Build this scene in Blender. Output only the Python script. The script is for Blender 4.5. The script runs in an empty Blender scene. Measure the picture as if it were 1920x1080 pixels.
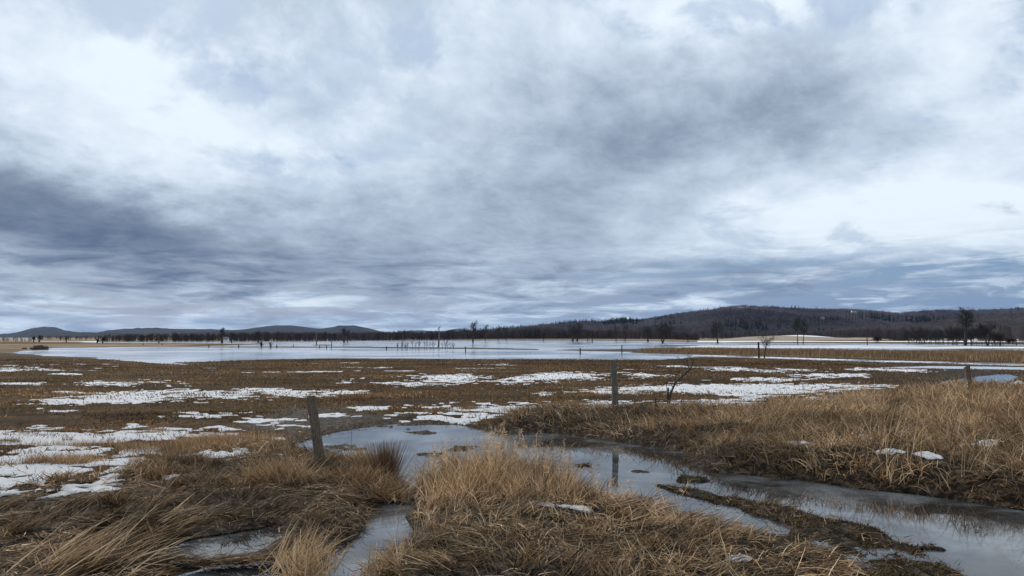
import bpy, math, random
import numpy as np
random.seed(7); rng = np.random.default_rng(7)
PI = math.pi; sc = bpy.context.scene; COL = sc.collection

# ------------------------------------------------------------ camera
CAMZ = 2.3; FPX = 1387.0; PITCH = math.atan((633-540)/FPX)
cd = bpy.data.cameras.new('camera'); cam = bpy.data.objects.new('camera', cd); COL.objects.link(cam)
cd.lens = 26.0; cd.sensor_width = 36.0; cd.clip_start = 0.05; cd.clip_end = 40000
cam.location = (0, 0, CAMZ); cam.rotation_euler = (PI/2 + PITCH, 0, 0)
sc.camera = cam
sc.view_settings.view_transform = 'Standard'; sc.view_settings.look = 'None'
sc.view_settings.exposure = 0.36; sc.view_settings.gamma = 1.0
sc.cycles.max_bounces = 6; sc.cycles.volume_bounces = 0; sc.cycles.transparent_max_bounces = 4
sc.cycles.use_adaptive_sampling = True

SUN_EL = math.radians(38); SUN_AZ = math.radians(-32)     # ahead and to the left, behind cloud

# ------------------------------------------------------------ node helper
class NT:
    def __init__(s, tree): s.t = tree; s.n = tree.nodes; s.l = tree.links
    def node(s, typ, **kw):
        n = s.n.new(typ)
        for k, v in kw.items(): setattr(n, k, v)
        return n
    def put(s, sock, v):
        if isinstance(v, bpy.types.NodeSocket): s.l.new(v, sock)
        elif v is not None:
            if isinstance(v, (tuple, list)) and len(v) == 3 and sock.type == 'RGBA': v = (*v, 1)
            sock.default_value = v
    def m(s, op, a, b=None, c=None, clamp=False):
        n = s.node('ShaderNodeMath', operation=op, use_clamp=clamp)
        s.put(n.inputs[0], a); s.put(n.inputs[1], b)
        if c is not None: s.put(n.inputs[2], c)
        return n.outputs[0]
    def noise(s, vec, scale, detail=4, rough=0.5, dist=0.0, col=False):
        n = s.node('ShaderNodeTexNoise'); s.put(n.inputs['Vector'], vec)
        n.inputs['Scale'].default_value = scale; n.inputs['Detail'].default_value = detail
        n.inputs['Roughness'].default_value = rough; n.inputs['Distortion'].default_value = dist
        return n.outputs['Color'] if col else n.outputs['Fac']
    def ramp(s, fac, stops, mode='LINEAR'):
        n = s.node('ShaderNodeValToRGB'); cr = n.color_ramp; cr.interpolation = mode
        while len(cr.elements) < len(stops): cr.elements.new(0.5)
        for e, (p, c) in zip(cr.elements, stops):
            e.position = p; e.color = (*c, 1) if isinstance(c, (tuple, list)) else (c, c, c, 1)
        s.put(n.inputs[0], fac); return n.outputs[0]
    def mix(s, f, a, b, blend='MIX'):
        n = s.node('ShaderNodeMix', data_type='RGBA', blend_type=blend)
        s.put(n.inputs[0], f); s.put(n.inputs[6], a); s.put(n.inputs[7], b); return n.outputs[2]
    def rng(s, v, a, b, c=0.0, d=1.0, smooth=True):
        n = s.node('ShaderNodeMapRange', interpolation_type='SMOOTHSTEP' if smooth else 'LINEAR')
        s.put(n.inputs[0], v)
        for i, q in enumerate((a, b, c, d)): n.inputs[i+1].default_value = q
        return n.outputs[0]
    def comb(s, x, y, z=0.0):
        n = s.node('ShaderNodeCombineXYZ'); s.put(n.inputs[0], x); s.put(n.inputs[1], y); s.put(n.inputs[2], z); return n.outputs[0]
    def sep(s, v):
        n = s.node('ShaderNodeSeparateXYZ'); s.put(n.inputs[0], v); return n.outputs
def lin(r, g, b):
    f = lambda c: (c/255/12.92) if c/255 <= 0.04045 else ((c/255+0.055)/1.055)**2.4
    return (f(r), f(g), f(b))

# ------------------------------------------------------------ world: cloudy sky
world = bpy.data.worlds.new('World'); sc.world = world; world.use_nodes = True
world.cycles.sampling_method = 'MANUAL'; world.cycles.sample_map_resolution = 512
w = NT(world.node_tree); w.n.clear()
tc = w.node('ShaderNodeTexCoord').outputs['Generated']
X, Y, Z = w.sep(tc)
sky = w.node('ShaderNodeTexSky', sky_type='NISHITA'); sky.sun_disc = False
sky.sun_elevation = SUN_EL; sky.sun_rotation = SUN_AZ; sky.air_density = 1.6; sky.dust_density = 1.0
nish = w.mix(1.0, sky.outputs[0], (0.10, 0.10, 0.10), 'MULTIPLY')
az = w.m('ARCTAN2', X, Y); el = w.m('ARCSINE', w.m('MAXIMUM', w.m('MINIMUM', Z, 1.0), -1.0))
elp = w.m('MAXIMUM', el, 0.0)
# the cloud deck seen in perspective: direction cut with a flat layer
den = w.m('ADD', w.m('MAXIMUM', Z, 0.0), 0.035)
U = w.m('DIVIDE', X, den); V = w.m('DIVIDE', Y, den)
lg = w.m('LOGARITHM', w.m('ADD', w.m('MAXIMUM', Z, 0.0), 0.10), 2.718)
deck = w.comb(w.m('ADD', w.m('MULTIPLY', az, 1.8), w.m('MULTIPLY', lg, 0.12)), w.m('MULTIPLY', lg, 1.05), 0.0)
streak = w.comb(w.m('MULTIPLY', U, 0.32), V, 3.0)
warp = w.noise(w.comb(w.m('MULTIPLY', az, 1.0), w.m('MULTIPLY', el, 2.0), 1.7), 3.2, 7, 0.60, 0.0, col=True)
wx, wy, _ = w.sep(warp)
az2 = w.m('ADD', az, w.m('MULTIPLY', w.m('SUBTRACT', wx, 0.5), 0.42))
el2 = w.m('ADD', el, w.m('MULTIPLY', w.m('MULTIPLY', w.m('SUBTRACT', wy, 0.5), 0.24), w.rng(el, 0.0, 0.22)))
def pxdir(px, py):
    dx = (px-960)/FPX; du = (540-py)/FPX
    y = math.cos(PITCH) - du*math.sin(PITCH); z = math.sin(PITCH) + du*math.cos(PITCH)
    return math.atan2(dx, y), math.atan2(z, math.hypot(dx, y))
# big masses of the deck (azimuth, elevation, size, tilt, weight: + thick and dark, - thin and bright)
MASS = [(140,190,200,80,0,-.26),(420,250,230,120,8,-.20),(640,60,240,90,0,-.04),(560,140,60,60,0,.06),
        (470,335,120,40,-12,-.12),(690,270,120,60,0,-.16),(1330,25,160,60,0,-.30),(1770,60,170,70,20,-.24),(930,60,220,70,0,-.12),
        (1850,330,200,150,0,-.24),(1560,440,330,30,-6,-.24),(1800,420,200,60,0,-.12),(1420,350,200,50,0,-.12),
        (1150,220,330,105,8,.17),(1450,290,240,50,-10,.10),(1130,300,260,50,0,.08),(1600,180,180,80,0,.02),
        (60,355,230,55,14,.32),(280,435,320,50,9,.30),(60,470,240,40,0,.18),(620,420,280,60,0,.10),(900,430,300,60,0,.10),
        (1700,505,330,20,0,.30),(1300,505,240,16,0,.16),(560,520,500,26,0,.08),(1550,550,400,16,0,.20),(300,560,380,14,0,-.04),
        (760,585,300,12,0,-.12),(1100,590,360,10,0,.10),(1750,578,240,10,0,.08),(150,40,240,80,0,-.02),(60,600,200,14,0,-.16)]
tot = 0.37
for (px, py, sx, sy, rot, wt) in MASS:
    a0, e0 = pxdir(px, py); r = math.radians(-rot)
    da = w.m('SUBTRACT', az2, a0); de = w.m('SUBTRACT', el2, e0)
    c, s_ = math.cos(r), math.sin(r)
    p = w.m('MULTIPLY_ADD', da, c*FPX/sx, w.m('MULTIPLY', de, s_*FPX/sx))
    q = w.m('MULTIPLY_ADD', da, -s_*FPX/sy, w.m('MULTIPLY', de, c*FPX/sy))
    g = w.m('EXPONENT', w.m('MULTIPLY', w.m('ADD', w.m('MULTIPLY', p, p), w.m('MULTIPLY', q, q)), -0.5))
    tot = w.m('MULTIPLY_ADD', g, wt, tot)
n1 = w.noise(deck, 2.1, 10, 0.60, 0.3)
n2 = w.noise(deck, 6.5, 11, 0.66, 0.2)
n3 = w.noise(streak, 1.05, 9, 0.62, 0.3)
n4 = w.noise(w.comb(w.m('MULTIPLY', az, 3.2), w.m('MULTIPLY', el, 19.0), 9.0), 3.0, 11, 0.62, 0.5)
low = w.rng(el, 0.15, 0.03)                        # 1 near the horizon
D = w.m('ADD', tot, w.m('MULTIPLY', w.m('SUBTRACT', n1, 0.5), 0.52))
D = w.m('ADD', D, w.m('MULTIPLY', w.m('SUBTRACT', n2, 0.5), 0.60))
D = w.m('ADD', D, w.m('MULTIPLY', w.m('MULTIPLY', w.m('SUBTRACT', n3, 0.5), 0.55), w.m('ADD', 0.06, w.m('MULTIPLY', low, 0.35))))
D = w.m('ADD', D, w.m('MULTIPLY', w.m('MULTIPLY', w.m('SUBTRACT', n4, 0.5), 2.4), low))
n5 = w.noise(w.comb(w.m('MULTIPLY', az, 1.0), w.m('MULTIPLY', el, 1.7), 6.0), 6.0, 13, 0.64, 0.35)
D = w.m('ADD', D, w.m('MULTIPLY', w.m('SUBTRACT', n5, 0.5), 0.42))
cloud = w.ramp(D, [(0.0, lin(214,224,232)), (0.14, lin(202,213,225)), (0.32, lin(180,194,209)), (0.5, lin(157,170,187)),
                   (0.66, lin(133,146,164)), (0.82, lin(110,123,143)), (1.0, lin(86,100,122))])
gap = w.m('MULTIPLY', w.rng(w.noise(w.comb(w.m('MULTIPLY', az, 2.4), w.m('MULTIPLY', el, 16.0), 4.0), 3.4, 9, 0.6, 0.4), 0.46, 0.60), low)
rt = w.rng(az, -0.15, 0.55)
gap = w.m('MULTIPLY', gap, w.m('MULTIPLY_ADD', rt, 0.35, 0.75), clamp=True)
hi_gap = w.m('MULTIPLY', w.rng(D, 0.42, 0.20), w.m('MULTIPLY', w.rng(w.noise(deck, 3.4, 8, .6, .4), 0.52, 0.64), 0.42))
gap = w.m('MAXIMUM', gap, hi_gap)
blue = w.mix(0.80, nish, lin(84,122,170))
# clear strips low in the sky, strongest to the right
for (px, py, sx, sy, wt) in [(1650,505,330,13,.75),(1800,548,300,12,.8),(1300,560,300,9,.55),(1050,585,300,6,.5),(1780,572,220,7,.7),(760,545,260,8,.45),(300,585,300,7,.35),(650,205,60,110,.16),(540,135,60,40,.22),(680,295,80,20,.3)]:
    a0, e0 = pxdir(px, py)
    p = w.m('MULTIPLY', w.m('SUBTRACT', az2, a0), FPX/sx)
    q = w.m('MULTIPLY', w.m('ADD', w.m('SUBTRACT', el, e0), w.m('MULTIPLY', w.m('SUBTRACT', n4, .5), 0.035)), FPX/sy)
    g = w.m('EXPONENT', w.m('MULTIPLY', w.m('ADD', w.m('MULTIPLY', p, p), w.m('MULTIPLY', q, q)), -0.5))
    gap = w.m('MULTIPLY_ADD', w.m('MULTIPLY', g, w.m('MULTIPLY', w.rng(n2, .30, .55), w.m('MAXIMUM', w.rng(n4, .44, .54), w.rng(el, .12, .18)))), wt, gap, clamp=True)
col = w.mix(gap, cloud, blue)
bg = w.node('ShaderNodeBackground'); w.put(bg.inputs[0], col); bg.inputs[1].default_value = 1.0
out = w.node('ShaderNodeOutputWorld'); w.l.new(bg.outputs[0], out.inputs[0])

# ------------------------------------------------------------ sun behind the cloud
sl = bpy.data.lights.new('sun', 'SUN'); sun = bpy.data.objects.new('sun', sl); COL.objects.link(sun)
sl.energy = 2.4; sl.angle = math.radians(14); sl.color = (1.0, 0.92, 0.80)
sun.rotation_euler = (PI/2 - SUN_EL, 0, PI - SUN_AZ)
from mathutils import Vector
sd_ = Vector((math.sin(SUN_AZ)*math.cos(SUN_EL), math.cos(SUN_AZ)*math.cos(SUN_EL), math.sin(SUN_EL)))
sun.rotation_euler = sd_.to_track_quat('Z', 'Y').to_euler()

# ------------------------------------------------------------ numpy noise, pixel-to-ground, polygons
def vnoise(x, y, seed=0):
    xi = np.floor(x).astype(np.int64); yi = np.floor(y).astype(np.int64)
    xf = x-xi; yf = y-yi; u = xf*xf*(3-2*xf); v = yf*yf*(3-2*yf)
    def h(a, b):
        n = (a*374761393 + b*668265263 + seed*1442695041) & 0xFFFFFFFF
        n = ((n ^ (n >> 13))*1274126177) & 0xFFFFFFFF
        return ((n ^ (n >> 16)) & 0xFFFF)/65535.0
    return (h(xi,yi)*(1-u)+h(xi+1,yi)*u)*(1-v) + (h(xi,yi+1)*(1-u)+h(xi+1,yi+1)*u)*v
def fbm(x, y, s, oct=4, seed=0, gain=0.5):
    t = 0; a = 1; tt = 0
    for k in range(oct):
        t = t + a*vnoise(x/s + 17.3*k, y/s - 9.1*k, seed+k*31); tt += a; a *= gain; s /= 2.03
    return t/tt
def sst(a, b, v):
    t = np.clip((v-a)/(b-a), 0, 1); return t*t*(3-2*t)
def P(px, py, z=0.0):
    dx = (px-960)/FPX; du = (540-py)/FPX
    y = math.cos(PITCH) - du*math.sin(PITCH); zz = math.sin(PITCH) + du*math.cos(PITCH)
    t = (z-CAMZ)/min(zz, -1e-5)
    return (dx*t, y*t)
def poly(pts, z=0.0): return np.array([P(a, b, z) for a, b in pts])
def sdist(x, y, pg, margin):
    """signed distance (positive inside), -margin outside its box"""
    out = np.full(x.shape, -float(margin))
    sel = (x > pg[:,0].min()-margin) & (x < pg[:,0].max()+margin) & (y > pg[:,1].min()-margin) & (y < pg[:,1].max()+margin)
    xs = x[sel]; ys = y[sel]
    if xs.size == 0: return out
    d = np.full(xs.shape, 1e18); ins = np.zeros(xs.shape, bool)
    for i in range(len(pg)):
        ax, ay = pg[i]; bx, by = pg[(i+1) % len(pg)]
        ex, ey = bx-ax, by-ay; L = ex*ex+ey*ey + 1e-12
        t = np.clip(((xs-ax)*ex+(ys-ay)*ey)/L, 0, 1)
        d = np.minimum(d, (xs-ax-t*ex)**2+(ys-ay-t*ey)**2)
        if ay != by:
            c = (ay > ys) != (by > ys)
            ins ^= c & (xs < (bx-ax)*(ys-ay)/(by-ay)+ax)
    d = np.sqrt(d); out[sel] = np.maximum(np.where(ins, d, -d), -margin)
    return out
def ell(px, py, wx, wy, n=12):
    return [(px+wx*math.cos(2*PI*k/n), py+wy*math.sin(2*PI*k/n)) for k in range(n)]

DITCH = [[(555,835),(600,818),(660,806),(740,795),(850,795),(900,802),(960,808),(1040,814),(1110,822),(1180,833),(1250,842),(1310,856),(1290,868),(1330,884),(1420,893),(1520,905),(1620,917),(1720,928),(1820,940),(1920,958),(2100,985),(2400,1040),(2700,1400),(1980,1180),(1800,1078),(1740,1045),(1690,1020),(1620,995),(1560,980),(1450,955),(1390,940),(1300,920),(1235,910),(1300,935),(1400,965),(1480,990),(1480,1008),(1400,1000),(1330,985),(1240,955),(1170,940),(1090,925),(1040,905),(960,895),(900,890),(800,902),(775,912),(770,935),(774,1000),(766,1035),(715,1068),(665,1110),(600,1180),(480,1180),(560,1085),(618,1040),(672,1000),(690,960),(740,935),(745,905),(720,890),(640,870),(600,860)],
 [(255,1046),(370,1008),(510,985),(535,1005),(470,1036),(330,1060)],
 [(270,1090),(390,1058),(545,1038),(600,1050),(560,1120),(300,1140)],
 [(1760,716),(1830,704),(1895,700),(1905,712),(1860,724),(1780,732)],
 [(1600,690),(1750,687),(1920,689),(2200,692),(2200,698),(1920,695),(1750,692)]]
LAKE = [[(30,662),(110,668),(200,675),(300,682),(370,684),(330,680),(430,676),(640,672),(960,674),(1200,675),(1270,673),(1300,669),(1400,671),(1500,674.5),(1700,681),(1920,687),(2400,700),(2400,695),(1920,682),(1700,676),(1500,671),(1300,665),(1180,661.5),(1190,655),(1280,653),(1600,657),(1920,660),(2400,664),(2400,646),(1920,646),(1700,644.5),(1500,643),(1300,641),(1200,639),(1000,637.6),(700,638),(640,638.5),(480,639.5),(330,641),(160,642),(160,643),(380,643.8),(500,645.5),(420,648),(330,650),(100,652.5),(60,658)]]
ISLE = [([(230,649.8),(640,650.6),(760,651.2),(1010,655.2),(1010,656),(760,653.2),(640,652.2),(230,651)],.16),
 ([(1030,656.6),(1190,654.5),(1240,660),(1160,659.5)],.06), ([(1080,648.2),(1300,647.6),(1500,649),(1300,649.2)],.04),
 (ell(605,647.2,22,0.9),.12), ([(1250,651.5),(1500,652.3),(1920,654),(2400,656),(2400,649.5),(1920,648.5),(1500,647.5),(1330,647)],.03),
 (ell(790,811,28,3.4),.02),(ell(868,841,30,5),.02),(ell(805,850,24,3),.02),(ell(640,842,34,7),.02),(ell(1110,872,30,3),.03),(ell(1195,884,20,2),.02),
 (ell(755,797,40,2.5),.03),(ell(1540,1008,30,6),.04),(ell(1290,900,30,4),.03),(ell(1740,1030,30,6),.03),(ell(1330,993,26,8),.05)]
SNOW = [[(-60,812),(60,808),(200,800),(280,798),(340,800),(400,806),(470,815),(440,830),(350,842),(330,862),(240,870),(200,905),(130,905),(60,900),(-60,905)],
 [(190,808),(230,790),(330,796),(440,800),(480,812),(400,826),(200,826)],
 [(190,905),(215,880),(180,868),(240,862),(290,878),(370,868),(380,858),(330,850),(200,866),(110,872),(150,905)],
 [(0,757),(110,748),(200,737),(260,732),(340,741),(370,755),(250,759),(100,761)],
 [(335,770),(430,778),(480,785),(560,799),(500,800),(400,790)],
 [(268,712),(320,713),(360,719),(350,724),(300,718)],[(330,722),(400,735),(440,747),(350,738)],[(440,728),(520,732),(600,738),(600,745),(540,742)],[(590,734),(680,733),(680,738),(600,739)],
 [(40,688),(75,690),(95,695),(60,694)],[(165,713),(240,720),(235,726),(190,720)],[(100,699),(155,700),(150,703),(108,702)],[(0,717),(75,718),(70,722),(0,722)],[(0,686),(35,692),(20,697),(0,695)],
 [(-60,926),(0,924),(28,932),(5,942),(-60,940)], ell(72,920,14,4), ell(62,912,10,3),
 [(750,775),(800,766),(850,762),(950,760),(1040,755),(1130,752),(1190,764),(1190,776),(1080,784),(1010,776),(950,774),(935,786),(880,794),(820,790),(760,792),(745,783)],
 [(670,765),(720,762),(725,769),(680,771)],[(570,779),(640,775),(630,783),(580,784)],
 [(800,703),(860,702),(910,712),(860,718),(800,714)],[(930,712),(1000,705),(1060,699),(1150,703),(1120,710),(960,717)],[(640,714),(680,711),(670,718),(640,720)],[(690,717),(760,714),(830,721),(760,724)],
 [(1000,737),(1080,731),(1150,727),(1150,732),(1020,741)],[(1175,700),(1230,702),(1260,708),(1200,709)],
 [(1165,728),(1280,719),(1380,720),(1560,719),(1660,722),(1640,728),(1560,738),(1450,744),(1400,752),(1350,768),(1265,770),(1255,758),(1280,748),(1330,744),(1250,738),(1165,735)],
 [(1370,710),(1450,708),(1480,714),(1400,718)],[(1340,690),(1400,689),(1430,695),(1350,695)],[(1440,690),(1540,692),(1545,697),(1460,697)],[(1590,691),(1640,690),(1640,694),(1600,695)],[(1500,704),(1600,702),(1640,708),(1520,710)],
 [(1590,688),(1720,694),(1700,697)], ell(1500,862,22,7), ell(1618,855,16,10), ell(1672,889,15,7), ell(1742,897,26,5), ell(1795,870,14,7), ell(1560,868,10,4), ell(1895,738,22,5), ell(1850,866,22,5),
 ell(1018,974,25,5), ell(1076,980,24,5), ell(1385,1075,28,5), ell(1480,920,14,3), ell(450,856,12,6), ell(520,862,12,5)]
SOLID = [[(752,784),(790,777),(880,781),(945,777),(925,787),(880,793),(820,790)],[(960,768),(1040,761),(1120,757),(1182,768),(1165,776),(1080,780),(1010,774)],
 [(1275,754),(1380,747),(1450,738),(1560,730),(1650,726),(1560,736),(1450,743),(1350,766),(1268,769)],[(1290,727),(1440,724),(1560,724),(1500,730),(1380,735),(1300,733)],
 [(0,822),(200,812),(420,812),(380,826),(200,830),(60,838),(0,836)],[(0,868),(90,858),(170,868),(180,890),(120,902),(0,896)],[(200,845),(300,838),(345,846),(300,856),(220,856)],[(1040,735),(1140,729),(1145,731),(1050,738)],[(810,706),(880,706),(895,711),(830,713)],[(960,711),(1050,702),(1130,703),(1000,713)]]
RIGHT = [(945,800),(1010,790),(1100,790),(1200,790),(1330,795),(1450,787),(1560,776),(1640,764),(1700,752),(1760,744),(1840,744),(1920,734),(2300,725),(2700,1050),(2000,960),(1920,945),(1820,930),(1700,918),(1500,893),(1360,880),(1315,862),(1310,850),(1180,828),(1040,811),(960,805)]
MID = [(785,990),(786,945),(800,912),(900,900),(1000,900),(1060,918),(1130,945),(1260,975),(1350,1005),(1450,1035),(1560,1075),(1640,1170),(600,1190),(672,1110),(722,1072),(775,1040)]
LEFT = [(-200,930),(0,945),(120,915),(230,900),(330,880),(380,862),(470,845),(560,850),(640,872),(720,892),(745,905),(740,930),(700,950),(690,970),(676,1005),(640,1040),(560,1042),(545,1012),(520,980),(370,1002),(245,1042),(300,1066),(420,1054),(545,1036),(300,1072),(250,1170),(-400,1170)]
REEDS = [(1195,656.5),(1280,655),(1600,659),(1920,662),(2400,666),(2400,692),(1920,681),(1700,675),(1500,669.5),(1300,664),(1200,660.5)]

# ------------------------------------------------------------ ground grid (denser nearby)
pys = np.concatenate([np.arange(1500,1090,-6.0), np.arange(1090,700,-0.9), np.arange(700,640,-0.45), np.array([640-0.3*k for k in range(12)])])
ys = np.array([P(960, p)[1] for p in pys if p > 634])
ys = np.concatenate([[-4,-2,0,1,2,2.6], ys[ys > 3.0]]); ys = np.concatenate([ys, np.geomspace(ys[-1]*1.04, 14000, 24)])
OFF = 5.0
ss = np.concatenate([np.linspace(-2.2,-0.62,50)[:-1], np.linspace(-0.62,0.62,1150), np.linspace(0.62,2.2,50)[1:]])
NR, NC = len(ys), len(ss)
GX = (ss[None,:]*(ys[:,None]+OFF)); GY = np.repeat(ys[:,None], NC, 1)
gx = GX.ravel(); gy = GY.ravel()
dist = np.hypot(gx, gy)
wob = np.clip(dist*0.012, 0.05, 1.6)
jx = (fbm(gx, gy, 1.3, 4, 5)-0.5)*0.5 ; jy = (fbm(gx, gy, 1.1, 4, 8)-0.5)*0.5
far = sst(35, 60, gy)
jx = jx*(1-far) + far*(fbm(gx, gy, 9, 4, 15)-0.5)*6; jy = jy*(1-far) + far*(fbm(gx, gy, 7, 4, 18)-0.5)*5
dd = np.full(gx.shape, -6.0)
for pg in DITCH: dd = np.maximum(dd, sdist(gx+jx, gy+jy*.8, poly(pg), 6.0))
dl = np.full(gx.shape, -30.0)
for pg in LAKE: dl = np.maximum(dl, sdist(gx+jx, gy+jy, poly(pg), 30.0))
sdw = np.maximum(dd, dl)                                          # >0 in water
right = sdist(gx, gy, poly(RIGHT), 3.0); mid = sdist(gx, gy, poly(MID), 3.0); left = sdist(gx, gy, poly(LEFT), 3.0)
bank = np.maximum(sst(-0.8, 0.6, right)*0.30, np.maximum(sst(-0.5, 0.5, mid)*(0.20-.10*sst(.03,.13,gx/np.maximum(gy,.1))), sst(-0.6, 0.5, left)*0.07))
hump = fbm(gx, gy, 1.6, 4, 3); small = fbm(gx, gy, 0.35, 3, 4)
meadow_h = 0.05 + 0.05*(fbm(gx, gy, 6, 3, 6)-0.2) + 0.05*(small-0.5)
edge = 1-np.exp(-np.maximum(-dd, 0)/0.35); edgel = 1-np.exp(-np.maximum(-dl, 0)/4)
land = 0.012 + edge*edgel*np.maximum(meadow_h + bank*(0.55+0.9*hump) + (hump-.5)*.10*sst(0,.1,bank) + small*0.05*(bank > .02), 0.01)
h = np.where(sdw > 0, -0.02 - 0.3*(1-np.exp(-sdw/0.6)), land)
isle = np.zeros(gx.shape)
for pts, hh in ISLE:
    d = sdist(gx, gy, poly(pts), 3.0)
    nz = fbm(gx, gy, 0.35, 3, 22)-0.5
    sc_ = np.clip(dist*0.012, 0.12, 1.5)
    nz2 = fbm(gx*.6, gy, 0.18, 3, 23)-.5
    m = sst(-0.4, 0.6, d/sc_ + (nz*3.4+nz2*3.4)*(dist < 60)); isle = np.maximum(isle, m*(h < 0))
    h = np.where(h < 0.0, np.maximum(h, -0.04 + m*(hh+0.04)), h)
# ploughed-looking mud and low islets in the wheel track by the ditch
trk = sdist(gx, gy, poly([(1235,908),(1390,935),(1560,975),(1700,1018),(1800,1080),(1950,1180),(1700,1180),(1600,1075),(1540,1055),(1480,1030),(1500,1000),(1400,962),(1300,930)]), 3.0)
trkm = sst(-0.25, 0.15, trk)
h = np.where((trkm > 0) & (sdw < 0), 0.0 + 0.075*(fbm(gx, gy, 0.5, 4, 44)-0.30)*trkm*2 + (1-trkm)*h, h)
# far fields rise a little
h = h + np.where(sdw < 0, sst(350, 900, gy)*1.2, 0)
# snow
sn = np.full(gx.shape, -1.0); ssm = np.full(gx.shape, -1.0)
nA = fbm(gx*0.8, gy, 1.5, 5, 51, 0.6); nB = fbm(gx*.7, gy, 0.30, 3, 57)
for i, pg in enumerate(SNOW):
    q = poly(pg, 0.08); ext = float(np.ptp(q[:,1])); size = float(np.clip(0.28*ext, 0.10, 2.0))
    d = sdist(gx, gy, q, 3.0)/size
    if ext < 1.2 and len(pg) == 12: ssm = np.maximum(ssm, np.clip(d, -1, 1))
    else: sn = np.maximum(sn, np.clip(d, -1, 1))
fade = sst(7, 18, gy)*(1-sst(62, 75, gy))*(bank < 0.05)
nC = fbm(gx*.45, gy, 3.0, 6, 59, .62); nA = nA*(1-sst(18,34,gy)) + nC*sst(18,34,gy)
snow = 0.45 + 0.5*sn + (nA-0.5)*1.8 + (nB-0.5)*1.4
snow = np.where(sn <= -0.999, 0, snow)
for pg in SOLID:
    q = poly(pg, 0.08); size = float(np.clip(0.3*np.ptp(q[:,1]), .15, 1.2)); d = np.clip(sdist(gx, gy, q, 3.0)/size, -1, 1)
    snow = np.maximum(snow, np.where(d > -1, .52+.55*d+(nB-.5)*1.3+(nA-.5)*.8, 0))
snow = np.maximum(snow, np.where(ssm > -.99, 0.60 + 0.6*ssm + (nB-.5)*1.2, 0))
sprk = 0.40*(fbm(gx*0.55, gy, 5.0, 3, 77)-0.5) + (fbm(gx*.45, gy, 2.0, 5, 71, 0.6)-0.5)*1.6 + 0.12 + 0.08*sst(20,34,gy)
snow = np.maximum(snow, np.where(fade > 0, sprk*fade, 0))
snow = sst(0.50, 0.62, snow)*(sdw < -0.02)
lakeice = sdist(gx, gy, poly([(1250,652.5),(1500,653),(1920,655),(2400,657),(2400,649),(1920,648),(1500,647.2),(1330,646.5)]), 10)
snow = np.where((lakeice > 0), sst(0.40, 0.52, fbm(gx*.12, gy, 9, 4, 90))*0.9, snow)
for pts in ([(1290,666),(1400,670),(1500,673),(1700,679),(1920,685.5),(2400,698),(2400,696),(1920,683.5),(1700,677),(1500,671.3),(1300,665.4)],):
    d = sdist(gx+jx*.3, gy+jy*.3, poly(pts), 4.0); m = sst(-0.4, 0.4, d)*sst(0.34, 0.5, fbm(gx*.3, gy, 6, 4, 93)+.06)
    h = np.maximum(h, np.where(m > 0.3, 0.02, -9)); snow = np.maximum(snow, m)
# snow on far fields
ff = sst(330, 420, gy)*(sdw < 0)
sfar = sst(0.52, 0.58, fbm(gx*.35, gy*.6, 60, 4, 99))*ff*((gx < -.56*gy) | (gx > .25*gy))
snow = np.maximum(snow, sfar)
h = h + snow*0.032*(sdw < 0)
wet_shade = np.clip(np.exp(-np.maximum(-sdw, 0)/np.where(gy < 60, 0.35, 0.7)), 0, 1)
mudz = sdist(gx, gy, poly([(430,800),(560,770),(650,770),(760,782),(740,795),(660,806),(560,838),(480,830)]), 2.0)
wet_shade = np.maximum(wet_shade, sst(-1, 0.8, mudz + (nA-.5)*3)*0.9)
wet_shade = np.maximum(wet_shade, 0.85*sst(0.02, 0.1, bank)); wet_shade = np.maximum(wet_shade, trkm); wet_shade = np.maximum(wet_shade, isle)  # under bank grass the soil is darkened, painting shaded gaps between blades
wet_shade = np.maximum(wet_shade, sst(-2, 3, sdist(gx, gy, poly([(1450,700),(1700,686),(2000,686),(2100,700),(1800,730),(1640,716)]), 5)+ (nA-.5)*4)*0.6)
straw = np.maximum(ff, sst(-1, 2, sdist(gx, gy, poly(REEDS), 4)))
straw = np.maximum(straw, sst(-5, 5, sdist(gx, gy, poly([(-900,645),(380,645),(330,650),(100,652),(20,660),(-900,670)]), 10)))
lush = sst(0.50, 0.68, fbm(gx*.6, gy, 3.2, 4, 61))
def F(a): return a.reshape(NR, NC)
FH, FS, FW, FWD, FR, FM, FL, FLU = map(F, (h, snow, wet_shade, sdw, right, mid, left, lush))
def sample(f, x, y):
    r = np.clip(np.searchsorted(ys, y)-1, 0, NR-2); s = x/(y+OFF); c = np.clip(np.searchsorted(ss, s)-1, 0, NC-2)
    fr = np.clip((y-ys[r])/(ys[r+1]-ys[r]), 0, 1); fc = np.clip((s-ss[c])/(ss[c+1]-ss[c]), 0, 1)
    return (f[r,c]*(1-fc)+f[r,c+1]*fc)*(1-fr) + (f[r+1,c]*(1-fc)+f[r+1,c+1]*fc)*fr

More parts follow.
